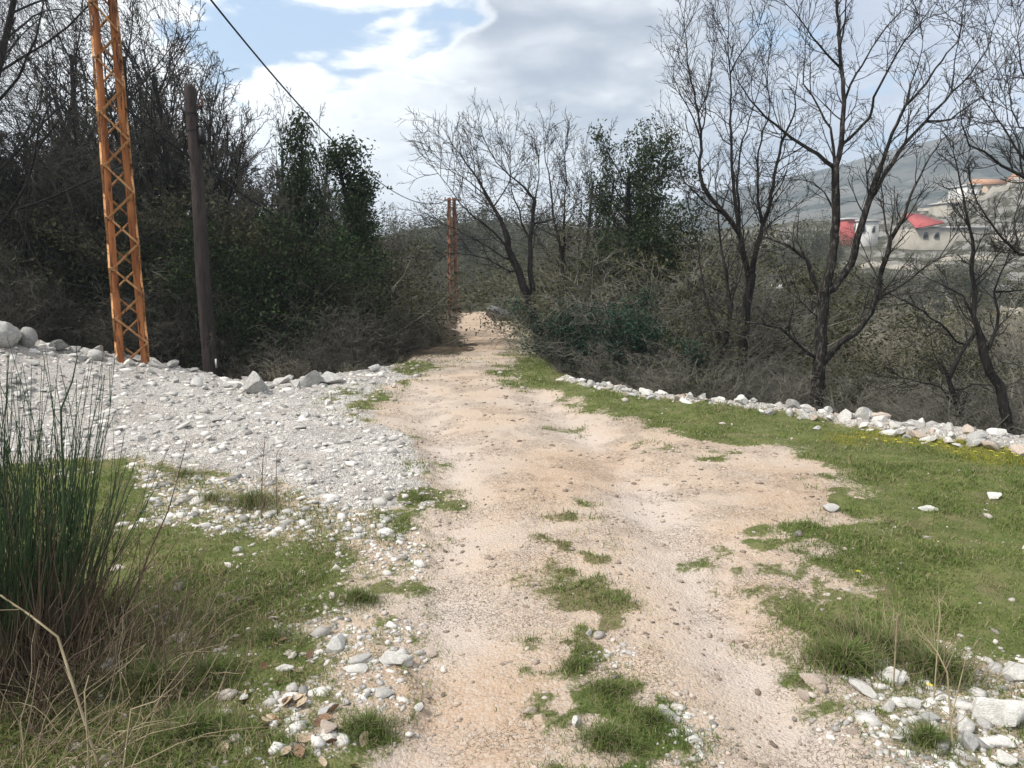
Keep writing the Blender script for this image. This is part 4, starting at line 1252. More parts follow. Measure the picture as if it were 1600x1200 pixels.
FORE = [
    (1270, 1062, 44, 26, 'rock_pink', 'pinkish rounded stone lying at the track verge beside the grass tussock'),
    (1258, 1080, 26, 20, 'rock_pink', 'small tan stone just below the pinkish rounded stone'),
    (1284, 1076, 22, 16, 'rock_pink', 'tan pebble-like stone squeezed beside the pinkish rounded stone'),
    (1350, 1078, 50, 22, 'rock', 'flat white stone below the green tuft at the verge'),
    (1396, 1062, 34, 44, 'rock', 'jagged upright white stone in the middle of the verge rocks'),
    (1426, 1100, 36, 26, 'rock', 'blocky white stone beside a yellow flower'),
    (1388, 1104, 26, 20, 'rock', 'small crumbly white stone between the flat and blocky ones'),
    (1448, 1125, 44, 20, 'rock_grey', 'greyish slab sloping below the blocky white stone'),
    (1560, 1122, 110, 60, 'rock', 'largest angular white rock in the near verge'),
    (1590, 1050, 60, 34, 'rock', 'white rock behind the largest angular one at the tussock'),
    (1505, 1135, 46, 24, 'rock', 'broad white stone in front of the largest angular rock'),
    (1510, 1168, 40, 34, 'rock_grey', 'pointed grey stone low in the verge rocks'),
    (1555, 1160, 50, 22, 'rock', 'flat white stone beside the pointed grey stone'),
    (1570, 1190, 36, 24, 'rock', 'small white stone at the lowest corner of the verge'),
    (1405, 1158, 30, 16, 'rock', 'thin white flake of stone by the mossy green tuft'),
    (1330, 1140, 26, 14, 'rock_pink', 'cream stone lying where the track meets the verge rocks'),
    (1298, 796, 40, 12, 'rock', 'pale flat slab lying bare at the edge of the grass'),
    (1450, 790, 32, 10, 'rock', 'pale flat slab sunk in the grass'),
    (1552, 776, 24, 12, 'rock', 'white stone in the grass with a few chips round it'),
    (526, 1010, 44, 34, 'rock', 'upright white stone in the grass at the track verge'),
    (562, 1034, 36, 18, 'rock', 'white stone next to the upright one'),
    (618, 1034, 66, 24, 'rock', 'broad cracked pale slab level with the track'),
    (555, 1050, 40, 20, 'rock', 'pale stone in front of the cracked slab'),
    (446, 1046, 32, 16, 'rock', 'rounded pale stone alone in the grass'),
    (172, 1052, 38, 30, 'rock_grey', 'grey-white stone half hidden under the dead stems'),
    (600, 1085, 34, 18, 'rock', 'whitish stone on the stony patch, lower part'),
    (655, 1100, 22, 12, 'rock', 'small bright stone on the track near the stony patch'),
    (512, 1140, 40, 26, 'rock_pink', 'pinkish split stone among the dead leaves'),
    (505, 1118, 30, 18, 'rock_grey', 'brownish stone in the dead leaves'),
    (900, 1130, 26, 16, 'rock', 'white stone in the grass strip between the wheel tracks'),
    (1082, 1158, 28, 18, 'rock', 'bright white stone beside the lush grass of the middle strip'),
    (828, 1108, 26, 14, 'rock_pink', 'cream stone beside the grass strip on the wheel track'),
    (1045, 1118, 40, 16, 'rock', 'whitish stone at the edge of the middle grass strip'),
    (372, 862, 18, 14, 'rock', 'small white stone in the grass near the grey stalks'),
    (920, 994, 18, 10, 'rock', 'small cream stone on the dry part of the middle strip'),
    (1276, 668, 24, 8, 'rock', 'flat white stone lying in the far grass'),
    (380, 1090, 20, 12, 'rock', 'small white stone in dark leaves'),
    (670, 1010, 40, 10, 'rock_pink', 'flat pinkish slab worn level with the wheel track'),
]
for px, py, wp, hp, m, lb in FORE:
    stone_px('rock', px, py, wp, hp, m, lb, sink=.32, tilt=.2)

# lots of alike stones: on the stone edge, on the gravel bank's rim, scattered on the stony patches
cnt = 0
EL = [np.array(p) for p in EDGE_R[1:5]]
for k in range(400):
    t = rnd.random()
    i = rnd.randrange(len(EL) - 1)
    p = EL[i] + (EL[i + 1] - EL[i]) * t
    wdt = .22 + .5 * float(sstep((p[0] - 2.5) / 3.0))
    nx, ny = -.602, -.797
    o = rnd.uniform(-.18, wdt)
    x, y = p[0] + nx * o, p[1] + ny * o
    px = 800 + F_PX * x / (y + .3)
    if px > 1640:
        continue
    s = rnd.choice((.035, .045, .055, .07, .09, .11)) * (.72 if p[0] < 3.6 else .95)
    stone('stone', x, y, s * rnd.uniform(1, 1.6), s * rnd.uniform(.8, 1.2), s * rnd.uniform(.6, 1.0), rnd.choice(('rock', 'rock', 'rock', 'rock_grey', 'rock_pink')), 'whitish broken stone among many along the outer edge of the grass', 'stone', 'whitish stones along the edge of the grass', tilt=.3)
    cnt += 1
    if cnt >= 165:
        break
cnt = 0
for k in range(600):
    px, py = rnd.uniform(-20, 650), rnd.uniform(545, 690)
    p = hit(px, py)
    m = masks(np.array([p[0]]), np.array([p[1]]))
    if m['grav'][0] < .6:
        continue
    rim_close = float(np.exp(-abs(m['el'][0]) / .7))
    if rnd.random() > .12 + .9 * rim_close:
        continue
    s = rnd.choice((.03, .04, .05, .06, .08)) * (1 + .7 * rim_close)
    stone('stone', p[0], p[1], s * rnd.uniform(1, 1.7), s * rnd.uniform(.8, 1.2), s * rnd.uniform(.55, .9), rnd.choice(('rock', 'rock', 'rock_grey')), 'pale broken stone among many on the white gravel bank', 'stone', 'pale stones on the gravel bank', tilt=.3)
    cnt += 1
    if cnt >= 95:
        break

# pebbles nobody could count
ico_v = []
ph = (1 + 5 ** .5) / 2
for a, b in ((1, ph), (-1, ph), (1, -ph), (-1, -ph)):
    ico_v += [(0, a, b), (a, b, 0), (b, 0, a)]
ico_v = np.array(ico_v) / math.hypot(1, ph)
ico_f = []
for i in range(12):
    for j in range(i + 1, 12):
        for k in range(j + 1, 12):
            d = [np.linalg.norm(ico_v[a] - ico_v[b]) for a, b in ((i, j), (j, k), (i, k))]
            if max(d) < 1.1:
                n = np.cross(ico_v[j] - ico_v[i], ico_v[k] - ico_v[i])
                ico_f.append((i, j, k) if n @ ico_v[i] > 0 else (i, k, j))
ico_f = np.array(ico_f)


def grid_samples(n, weight, power, seed):
    """random points on the ground sheet, thinned with distance"""
    r = np.random.RandomState(seed)
    c = GV[quads].mean(1)
    mq = {k: v[quads].mean(1) for k, v in mk.items()}
    e1 = GV[quads[:, 1]] - GV[quads[:, 0]]; e2 = GV[quads[:, 3]] - GV[quads[:, 0]]
    area = np.abs(e1[:, 0] * e2[:, 1] - e1[:, 1] * e2[:, 0])
    wgt = area / (np.maximum(c[:, 1], .5) + .6) ** power * weight(mq, c[:, 0], c[:, 1]) * (c[:, 1] > 1.3) * (np.abs(c[:, 0]) < .88 * (c[:, 1] + .9))
    cum = np.cumsum(wgt); cum /= cum[-1]
    k = np.searchsorted(cum, r.random_sample(n))
    u, v = r.random_sample(n), r.random_sample(n)
    q = quads[k]
    B = np.stack([(1 - u) * (1 - v), u * (1 - v), u * v, (1 - u) * v], 1)
    P_ = (GV[q] * B[:, :, None]).sum(1)
    mm_ = {kk: (vv[q] * B).sum(1) for kk, vv in mk.items()}
    return P_[:, 0], P_[:, 1], P_[:, 2], mm_, r


def fan_samples(n, y0=1.5, y1=14, pw=1.0, seed=1, umax=.85):
    r = np.random.RandomState(seed)
    y = y0 * (y1 / y0) ** (r.random_sample(n) ** pw)
    x = (r.random_sample(n) * 2 - 1) * umax * (y + .8)
    return x, y, r


x, y, z, m, r = grid_samples(20000, lambda m, x, y: (.26 * m['grav'] + .13 * m['dirt'] * (.3 + 1.4 * sstep((fbm(x * 2.5, y * 2.5, 3, 301) - .5) / .15)) + .7 * m['peb'] * .5 + .40 * m['grass'] * (x < .2) * sstep((x + 2.6) / 1.6) * sstep((fbm(x * 4, y * 4, 3, 303) - .42) / .12) + .012 * m['grass']) * (1 - m['litter']) * (y < 15), 1.45, 3)
mm = m
n = len(x)
size = np.exp(r.normal(math.log(.0058), .72, n)) * (1 + .5 * mm['grav'] + .8 * mm['peb']) * np.interp(y, [2, 6, 14], [.75, 1.15, 2.0])
size = np.clip(size, .003, np.where(mm['dirt'] > .6, .017, .040) * np.interp(y, [2, 10], [1, 1.6]))
sc = size[:, None] * np.stack([r.uniform(.9, 1.9, n), r.uniform(.7, 1.2, n), r.uniform(.35, .8, n)], 1)
v = ico_v[None] * (1 + r.uniform(-.42, .30, (n, 12, 1))) * sc[:, None, :]
a = r.uniform(0, 6.28, n); ca, sa = np.cos(a)[:, None], np.sin(a)[:, None]
v = np.stack([v[:, :, 0] * ca - v[:, :, 1] * sa, v[:, :, 0] * sa + v[:, :, 1] * ca, v[:, :, 2]], -1)
v = v + np.stack([x, y, z + sc[:, 2] * .12], 1)[:, None, :]
f = (ico_f[None] + (np.arange(n) * 12)[:, None, None]).reshape(-1, 3)
wht = np.clip(mm['grav'] + mm['peb'] + mm['grass'] * .6, 0, 1)[:, None]
cbase = np.array([.47, .375, .30]) * (1 - wht) + np.array([.72, .69, .65]) * wht
cc = cbase * np.where(r.random_sample((n, 1)) < .2, .55, 1) * r.uniform(.62, 1.18, (n, 1))
tag(obj('pebbles', mesh_np('pebbles', v.reshape(-1, 3), [f], M['pebble'], False, {'col': np.repeat(cc, 12, 0)})),
    'small loose pale pebbles strewn over the track and gravel', 'pebbles', kind='stuff')
print('pebbles', n)


# ------------------------------------------------------------------ grass
def blades(x, y, z, hgt, wid, lean, colr, r, curl=.5):
    n = len(x)
    a = r.uniform(0, 2 * np.pi, n)
    f = a + r.normal(0, .6, n)
    wx, wy = -np.sin(a), np.cos(a)
    lx, ly = np.cos(f) * lean, np.sin(f) * lean
    b = np.stack([x, y, z - .005], 1)
    wv = np.stack([wx, wy, np.zeros(n)], 1) * wid[:, None] / 2
    mid = b + np.stack([lx * .35, ly * .35, np.full(n, .58)], 1) * hgt[:, None]
    tip = b + np.stack([lx * (1 + curl * .3), ly * (1 + curl * .3), np.full(n, 1.0) - .25 * np.abs(lean)], 1) * hgt[:, None]
    V = np.stack([b - wv, b + wv, mid + wv * .7, mid - wv * .7, tip], 1).reshape(-1, 3)
    k = np.arange(n) * 5
    return V, np.stack([k, k + 1, k + 2, k + 3], 1), np.stack([k + 3, k + 2, k + 4], 1), np.repeat(colr, 5, 0)


x, y, z, m, r = grid_samples(210000, lambda m, x, y: m['grass'] * (.45 + .7 * sstep((fbm(x * 3.1, y * 3.1, 4, 401) - .36) / .22)) * (1 - .5 * m['worn']) * (y < 17), 1.5, 5)
clump = fbm(x * 3.1, y * 3.1, 4, 401)
leftdry = sstep((-x - .6) / .8) * sstep((6.5 - y) / 2)
n = len(x)
print('blades', n)
lush = np.clip(m['strip'] * sstep((4.2 - y) / 1.5) + sstep((clump - .55) / .12) * .5, 0, 1)
tuft = soft(x, y, TUFT_R, .2, .3, 2, 410)
hgt = r.uniform(.010, .034, n) * (.6 + .9 * clump) * (1 + .55 * lush + .9 * leftdry * r.random_sample(n) + 1.6 * tuft * r.random_sample(n)) * np.interp(y, [2, 8, 14], [1, 1.15, 1.35])
wid = hgt * .05 + np.interp(y, [2, 5, 14], [.0022, .0042, .010])
lean = np.abs(r.normal(.75, .45, n))
c1 = np.array([.125, .185, .045]); c2 = np.array([.225, .245, .080]); c3 = np.array([.33, .28, .16]); c4 = np.array([.075, .135, .026]); c5 = np.array([.30, .28, .03])
t = r.random_sample((n, 1))
cc = c1 * (1 - t) + c2 * t
cc = cc * (1 - lush[:, None] * .7) + c4 * lush[:, None] * .7
drym = (r.random_sample(n) < .10 + .22 * leftdry + .16 * sstep((fbm(x * 1.3, y * 1.3, 3, 402) - .5) / .15) + .12 * m['worn'])[:, None]
cc = np.where(drym, c3, cc)
yl = (r.random_sample(n) < .55 * m['yel'])[:, None]
cc = np.where(yl, c5, cc) * r.uniform(.75, 1.25, (n, 1))
V, q, tt, C = blades(x, y, z, hgt, wid, lean, cc, r)
tag(obj('grass', mesh_np('grass', V, [q, tt], M['grass'], True, {'col': C})), 'short green grass with dry blades growing beside and between the wheel tracks', 'grass', kind='stuff')


# ------------------------------------------------------------------ tufts and foreground plants
def stem_lines(n, cx, cy, rad, h0, h1_, lean, r, pts=5, wob=.03, up=1.0, r0=.003, r1=.001, bias=(0, 0), fz=None):
    L = []
    for k in range(n):
        a = r.uniform(0, 6.283); q = rad * math.sqrt(r.random())
        bx, by = cx + math.cos(a) * q, cy + math.sin(a) * q
        d = norm3((math.cos(a) * lean * (q / rad) * r.uniform(.3, 1.4) + r.gauss(0, lean * .35) + bias[0], math.sin(a) * lean * (q / rad) * r.uniform(.3, 1.4) + r.gauss(0, lean * .35) + bias[1], up))
        ln = r.uniform(h0, h1_)
        p = (bx, by, fz(bx, by) if fz else 0.0)
        P_, R_ = [p], [r0]
        dd = d
        for i in range(1, pts):
            dd = norm3((dd[0] + r.gauss(0, wob), dd[1] + r.gauss(0, wob), dd[2] + r.gauss(0, wob) - .0))
            p = (p[0] + dd[0] * ln / (pts - 1), p[1] + dd[1] * ln / (pts - 1), p[2] + dd[2] * ln / (pts - 1))
            P_.append(p); R_.append(r0 + (r1 - r0) * i / (pts - 1))
        L.append((P_, R_))
    return L


# broom at the near verge: green rods above a skirt of dead brown stems
rb = random.Random(55)
bx, by = -2.66, 3.5
bz = h1(bx, by)
fzb = lambda xx, yy: float(Hbase(np.array([xx + bx]), np.array([yy + by]))[0]) - bz
broom = empty('broom_shrub', (bx, by, bz), 'dense broom shrub of thin dark green upright stems at the near verge', 'shrub')
gs = stem_lines(520, 0, 0, .48, .45, 1.22, .24, rb, 6, .05, r0=.0042, r1=.0018, bias=(.02, 0), fz=fzb)
gs += stem_lines(80, 0, 0, .48, 1.25, 1.55, .14, rb, 6, .03, r0=.0036, r1=.0014, bias=(.04, 0), fz=fzb)
side = []
for P_, R_ in gs:
    for _ in range(2 if rb.random() < .55 else 1):
        i = rb.randint(2, 4)
        p = P_[i]
        d = norm3(tuple(P_[i + 1][c] - P_[i][c] for c in range(3)))
        d = turn(d, math.radians(rb.uniform(6, 20)), rb)
        L = rb.uniform(.18, .45)
        side.append(([tuple(p[c] + d[c] * L * t for c in range(3)) for t in (0, .5, 1)], [R_[i] * .8, .0018, .001]))
tag(obj('green_stems', tube_mesh('green_stems', gs, M['broom_stem'], 4), broom), kind='stuff')
tag(obj('green_shoots', tube_mesh('green_shoots', side, M['broom'], 3), broom), kind='stuff')
gy_ = stem_lines(150, 0, 0, .5, .5, 1.15, .25, rb, 6, .07, r0=.0034, r1=.0012, fz=fzb)
tag(obj('grey_stems', tube_mesh('grey_stems', gy_, M['deadstem'], 3), broom), kind='stuff')
ds = stem_lines(380, .05, -.1, .70, .35, .80, .5, rb, 6, .12, r0=.0038, r1=.0014, bias=(.10, -.12), fz=fzb)
tag(obj('dead_stems', tube_mesh('dead_stems', ds, M['deadstem'], 4), broom), kind='stuff')

dry = empty('dead_brush', (-1.95, 2.75, h1(-1.95, 2.75)), 'tangle of dead straw-coloured stems lying below the broom shrub', 'dead brush')
fzd = lambda xx, yy: float(Hbase(np.array([xx - 1.95]), np.array([yy + 2.75]))[0]) - h1(-1.95, 2.75)
d1 = stem_lines(150, 0, 0, .55, .22, .60, .9, rb, 7, .20, up=.45, r0=.0030, r1=.0010, fz=fzd)
d2 = stem_lines(190, .05, .1, .62, .2, .48, 1.0, rb, 6, .28, up=.30, r0=.0024, r1=.0009, fz=fzd)
obj('pale_stems', tube_mesh('pale_stems', d1, M['straw'], 4), dry)
obj('brown_stems', tube_mesh('brown_stems', d2, M['deadstem'], 4), dry)
dry2 = empty('dead_brush', (-1.95, 3.45, h1(-1.95, 3.45)), 'thin grey-brown tangle of dead stems on the sunny side of the broom shrub', 'dead brush')
d3 = stem_lines(170, 0, 0, .45, .2, .5, .6, rb, 7, .18, up=.6, r0=.0024, r1=.0009)
obj('brown_stems', tube_mesh('brown_stems', d3, M['deadstem'], 4), dry2)
obj('pale_stems', tube_mesh('pale_stems', stem_lines(70, 0, 0, .42, .2, .45, .7, rb, 6, .2, up=.5, r0=.0024, r1=.0009), M['straw'], 4), dry2)


def px_stalk(name, pxs, depth, ra, rb_, mat, label, cat, twigs=0, seed=1, group=None):
    r = random.Random(seed)
    pts = [at(*pxs[0], depth)]
    p0 = pts[0].copy(); p0[2] = h1(p0[0], p0[1]) - .02
    root = empty(name, tuple(p0), label, cat, group)
    pts = [at(a, b, depth + .05 * i) - p0 for i, (a, b) in enumerate(pxs)]
    pts[0] = np.zeros(3)
    n = len(pts)
    rad = [ra + (rb_ - ra) * i / (n - 1) for i in range(n)]
    obj('stem', tube_mesh('stem', [(pts, rad)], M[mat], 5), root)
    if twigs:
        L = []
        for k in range(twigs):
            i = r.randint(1, n - 1); t = r.random()
            p = pts[i - 1] + (pts[i] - pts[i - 1]) * t
            d = turn(norm3(tuple(pts[i] - pts[i - 1])), math.radians(r.uniform(25, 60)), r)
            ln = r.uniform(.05, .18)
            L.append(([tuple(p), tuple(p + np.array(d) * ln * .5), tuple(p + np.array(d) * ln + np.array([0, 0, .02]))], [rb_, rb_ * .8, rb_ * .5]))
        if twigs <= 8:
            for l_ in L:
                obj('twig', tube_mesh('twig', [l_], M[mat], 3), root)
        else:
            obj('twig_spray', tube_mesh('twig_spray', L, M[mat], 3), root)


px_stalk('dry_stalk', [(210, 900), (235, 858), (262, 800), (278, 745), (292, 690)], 4.3, .006, .002, 'deadstem', 'long leaning dark dry stalk rising beside the broom shrub', 'stalk', 10, 1)
px_stalk('dry_stalk', [(256, 1040), (255, 980), (246, 910), (238, 860)], 3.0, .004, .002, 'deadstem', 'upright dry stalk in the grass below the leaning one', 'stalk', 6, 2)
px_stalk('dry_stalk', [(160, 1000), (190, 965), (230, 935), (275, 905), (310, 880)], 3.2, .005, .002, 'deadstem', 'low slanting dry stalk crossing the upright one', 'stalk', 8, 3)
px_stalk('dry_stalk', [(72, 720), (95, 640), (113, 595), (121, 556)], 3.4, .006, .0025, 'broom', 'single thick broom stem standing clear above the shrub', 'stalk', 6, 4)
px_stalk('dry_stalk', [(140, 1035), (90, 995), (45, 960), (0, 930)], 2.7, .006, .003, 'straw', 'pale bent straw-coloured stem lying across the dead stems', 'stalk', 3, 5)
px_stalk('dry_stalk', [(128, 1105), (132, 1080), (139, 1055)], 2.6, .004, .002, 'straw', 'short pale stick poking from the dead brush', 'stalk', 0, 6)
px_stalk('dry_stalk', [(165, 1120), (205, 1108), (245, 1095)], 2.45, .004, .002, 'straw', 'pale stick lying flat over the near grass', 'stalk', 2, 7)
px_stalk('dry_stalk', [(408, 800), (409, 760), (411, 715), (414, 690)], 5.6, .005, .002, 'deadstem', 'thin upright dry stalk on the border of gravel and grass, taller of two', 'stalk', 16, 8)
px_stalk('dry_stalk', [(432, 790), (431, 750), (433, 705)], 5.7, .004, .002, 'deadstem', 'thin upright dry stalk on the border of gravel and grass, shorter of two', 'stalk', 12, 9)
px_stalk('upright_stick', [(518, 650), (518, 630), (517, 612)], 10.0, .012, .009, 'straw', 'pale stick standing upright on the gravel before the rocks', 'stick', 0, 10)
px_stalk('dry_stalk', [(1404, 988), (1402, 960), (1388, 945), (1385, 920)], 3.3, .004, .002, 'straw', 'pale forked dry stalk rising from the grass tussock', 'stalk', 10, 11)
px_stalk('dry_stalk', [(1470, 985), (1469, 960), (1467, 935)], 3.2, .0035, .002, 'straw', 'upright pale dry stalk behind the grass tussock', 'stalk', 6, 12)
px_stalk('dry_stalk', [(1500, 1090), (1480, 1050), (1465, 1020), (1450, 1000)], 2.8, .0045, .002, 'straw', 'slanting pale dry stem over the verge rocks', 'stalk', 9, 13)
px_stalk('dry_stalk', [(1488, 1050), (1510, 1025), (1528, 1000)], 2.9, .003, .0015, 'straw', 'thin pale twig leaning towards the white rocks', 'stalk', 6, 14)


def tussock(px, py, rad, hgt, nblade, dryn, label, group=None, seed=1, cols=None, mat=None):
    p = hit(px, py)
    r = np.random.RandomState(seed); rr = random.Random(seed)
    root = empty('grass_tussock', (p[0], p[1], h1(p[0], p[1])), label, 'grass tussock', group)
    a = r.uniform(0, 6.283, nblade); q = rad * np.abs(r.normal(0, .62, nblade)) * (.65 + .7 * fbm(np.cos(a) * 1.7 + seed, np.sin(a) * 1.7, 3, seed))
    x, y = np.cos(a) * q * 1.15, np.sin(a) * q * .9
    hh = hgt * r.uniform(.25, 1.15, nblade) * np.clip(1.05 - .55 * q / rad, .2, 1.1)
    t = r.random_sample((nblade, 1))
    cs = cols or ((.085, .145, .030), (.160, .185, .060))
    cc = (np.array(cs[0]) * (1 - t) + np.array(cs[1]) * t) * r.uniform(.75, 1.25, (nblade, 1))
    cc = np.where(r.random_sample((nblade, 1)) < .16, np.array([.30, .26, .15]), cc)
    zz = hgrid(x + p[0], y + p[1]) - h1(p[0], p[1])
    V, qd, tt, C = blades(x, y, zz, hh, hh * .03 + .0022, np.abs(r.normal(.7, .35, nblade)), cc, r)
    tag(obj('blades', mesh_np('blades', V, [qd, tt], M['grass'], True, {'col': C}), root), kind='stuff')
    if dryn > 12:
        tag(obj('dry_stems', tube_mesh('dry_stems', stem_lines(dryn, 0, 0, rad, hgt * .6, hgt * 1.5, .6, rr, 5, .15, r0=.0016, r1=.0008), M['straw'], 3), root), kind='stuff')
    return root


TUS = [
    (1320, 1035, .20, .16, 1500, 40, 'large green tussock at the verge next to the pinkish rounded stone'),
    (1390, 1010, .22, .15, 1300, 120, 'tussock mixed with dry grey stems in the middle of the verge'),
    (1465, 1050, .20, .17, 1300, 70, 'green tussock hanging over the white verge rocks'),
    (1340, 985, .20, .10, 900, 60, 'low broad tussock at the top of the verge clump'),
    (1450, 1165, .12, .10, 900, 10, 'mossy green tuft among the lowest verge rocks'),
    (950, 1160, .16, .09, 1400, 4, 'lushest bright green tuft of the middle strip'),
    (905, 1040, .10, .06, 900, 3, 'small green tuft in the middle strip above the lush one'),
    (955, 1080, .12, .07, 900, 6, 'grey-green leafy tuft in the middle strip'),
    (1020, 1130, .12, .06, 900, 3, 'green tuft at the stony edge of the middle strip'),
    (575, 1140, .14, .09, 1200, 6, 'bright green tuft at the near track edge by the dead leaves'),
    (560, 935, .16, .09, 1000, 14, 'dark green drooping tuft at the track edge'),
    (240, 1080, .22, .14, 1300, 40, 'feathery green tuft in the near grass by the dead brush'),
    (330, 1060, .20, .12, 1100, 30, 'feathery green tuft further from the dead brush'),
    (300, 1160, .22, .13, 1200, 50, 'grassy tuft with pale stems at the lower border of the near grass'),
    (420, 1000, .2, .08, 900, 20, 'low tuft in the grass between lone pale stone and track'),
    (600, 806, .16, .05, 900, 2, 'rounded moss-green tuft lying on the gravel by the track'),
    (660, 778, .16, .05, 900, 2, 'second moss-green tuft touching the wheel track'),
    (395, 790, .22, .16, 700, 110, 'greyish scrubby tuft round the two thin upright stalks'),
    (330, 780, .22, .10, 600, 70, 'dull scrubby tuft at the lower border of the gravel bank'),
    (290, 745, .25, .10, 500, 60, 'thin dull tuft creeping onto the gravel bank'),
]
for k, (px, py, ra, hg, nb, dn, lb) in enumerate(TUS):
    tussock(px, py, ra, hg, nb, dn, lb, None, 500 + k)

# dead leaves
lr = random.Random(77)


def leaf_mesh(seed):
    r = random.Random(seed)
    n = 5
    V, Fq = [], []
    for i in range(n):
        t = i / (n - 1)
        wd = math.sin(math.pi * min(max(t, .06), .97)) ** .8 * .36
        zc_ = .25 * (t - .5) ** 2 + r.uniform(-.03, .03)
        V += [(-wd, t - .5, zc_ + .16 * wd * r.uniform(.6, 2)), (0, t - .5, zc_), (wd, t - .5, zc_ + .16 * wd * r.uniform(.6, 2))]
    for i in range(n - 1):
        for j in (0, 1):
            k = i * 3 + j
            Fq.append((k, k + 1, k + 4, k + 3))
    return mesh_np('dead_leaf', V, [np.array(Fq)], None, True)


M['leaf_tan'] = noise_mat('dry_tan_leaf', (.34, .25, .17), (.46, .37, .27), 9, .75, rand=.25)
M['leaf_brown'] = noise_mat('dry_brown_leaf', (.16, .095, .06), (.27, .17, .11), 9, .75, rand=.3)
M['leaf_orange'] = noise_mat('orange_leaf', (.55, .26, .06), (.62, .34, .10), 9, .6)
LM = []
for k in range(4):
    for mn in ('leaf_tan', 'leaf_brown'):
        me = leaf_mesh(k); me.materials.append(M[mn]); LM.append(me)
for k in range(46):
    px, py = lr.gauss(440, 75), lr.gauss(1140, 35)
    if k > 38:
        px, py = lr.uniform(380, 520), lr.uniform(960, 1080)
    p = hit(px, py)
    s = lr.uniform(.035, .075)
    o = obj('dead_leaf', lr.choice(LM), None, (p[0], p[1], h1(p[0], p[1]) + .018), (lr.gauss(0, .5), lr.gauss(0, .5), lr.uniform(0, 6.28)), (s, s, s))
    tag(o, 'dry brown fallen leaf in the litter beside the near track edge', 'leaf', 'dry fallen leaves in the near grass')
me = leaf_mesh(9); me.materials.append(M['leaf_orange'])
p = hit(675, 1192)
tag(obj('dead_leaf', me, None, (p[0], p[1], h1(p[0], p[1]) + .015), (.3, .2, .5), (.05, .05, .05)), 'single bright orange fallen leaf on the wheel track', 'leaf')
# small yellow flowers
M['petal'] = noise_mat('yellow_petal', (.62, .50, .02), (.70, .60, .05), 9, .6)


def flower(px, py, label, group=None, s=.016, hh=.05):
    p = hit(px, py)
    root = empty('yellow_flower', (p[0], p[1], h1(p[0], p[1])), label, 'flower', group)
    obj('stem', tube_mesh('stem', [([(0, 0, 0), (.004, 0, hh * .6), (.003, .002, hh)], [.0015, .0014, .0012])], M['broom'], 4), root)
    v, q = [], []
    for k in range(8):
        a = k * math.pi / 4
        b0 = len(v)
        for rr_, da, zz in ((.15, 0, 0), (.7, -.3, .12), (1, 0, .2), (.7, .3, .12)):
            v.append((math.cos(a + da) * rr_ * s, math.sin(a + da) * rr_ * s, hh + zz * s))
        q.append((b0, b0 + 1, b0 + 2, b0 + 3))
    obj('blossom', mesh_np('blossom', v, [np.array(q)], M['petal'], False), root)


flower(1451, 1083, 'yellow flower beside the blocky white stone in the verge')
flower(1340, 902, 'yellow flower alone in the grass above the verge tussock')
for k in range(26):
    px = lr.uniform(1340, 1590); py = 676 + (px - 1340) * .16 + lr.uniform(-4, 16)
    flower(px, py, 'tiny yellow flower in the yellowish grass along the stone edge', 'yellow flowers along the stone edge', .02, .06)


# ------------------------------------------------------------------ lattice poles
def beam(a, b, wd, th, up=(0, 0, 1)):
    """L-section bar from a to b; returns verts, quads"""
    a, b = np.array(a, float), np.array(b, float)
    t = (b - a) / np.linalg.norm(b - a)
    u = np.array(up, float); u = u - t * (u @ t)
    u /= np.linalg.norm(u) + 1e-9
    s = np.cross(t, u)
    prof = [(0, 0), (wd, 0), (wd, th), (th, th), (th, wd), (0, wd)]
    V = [a + u * p + s * q for p, q in prof] + [b + u * p + s * q for p, q in prof]
    Fq = [(i, (i + 1) % 6, 6 + (i + 1) % 6, 6 + i) for i in range(6)]
    return V, Fq


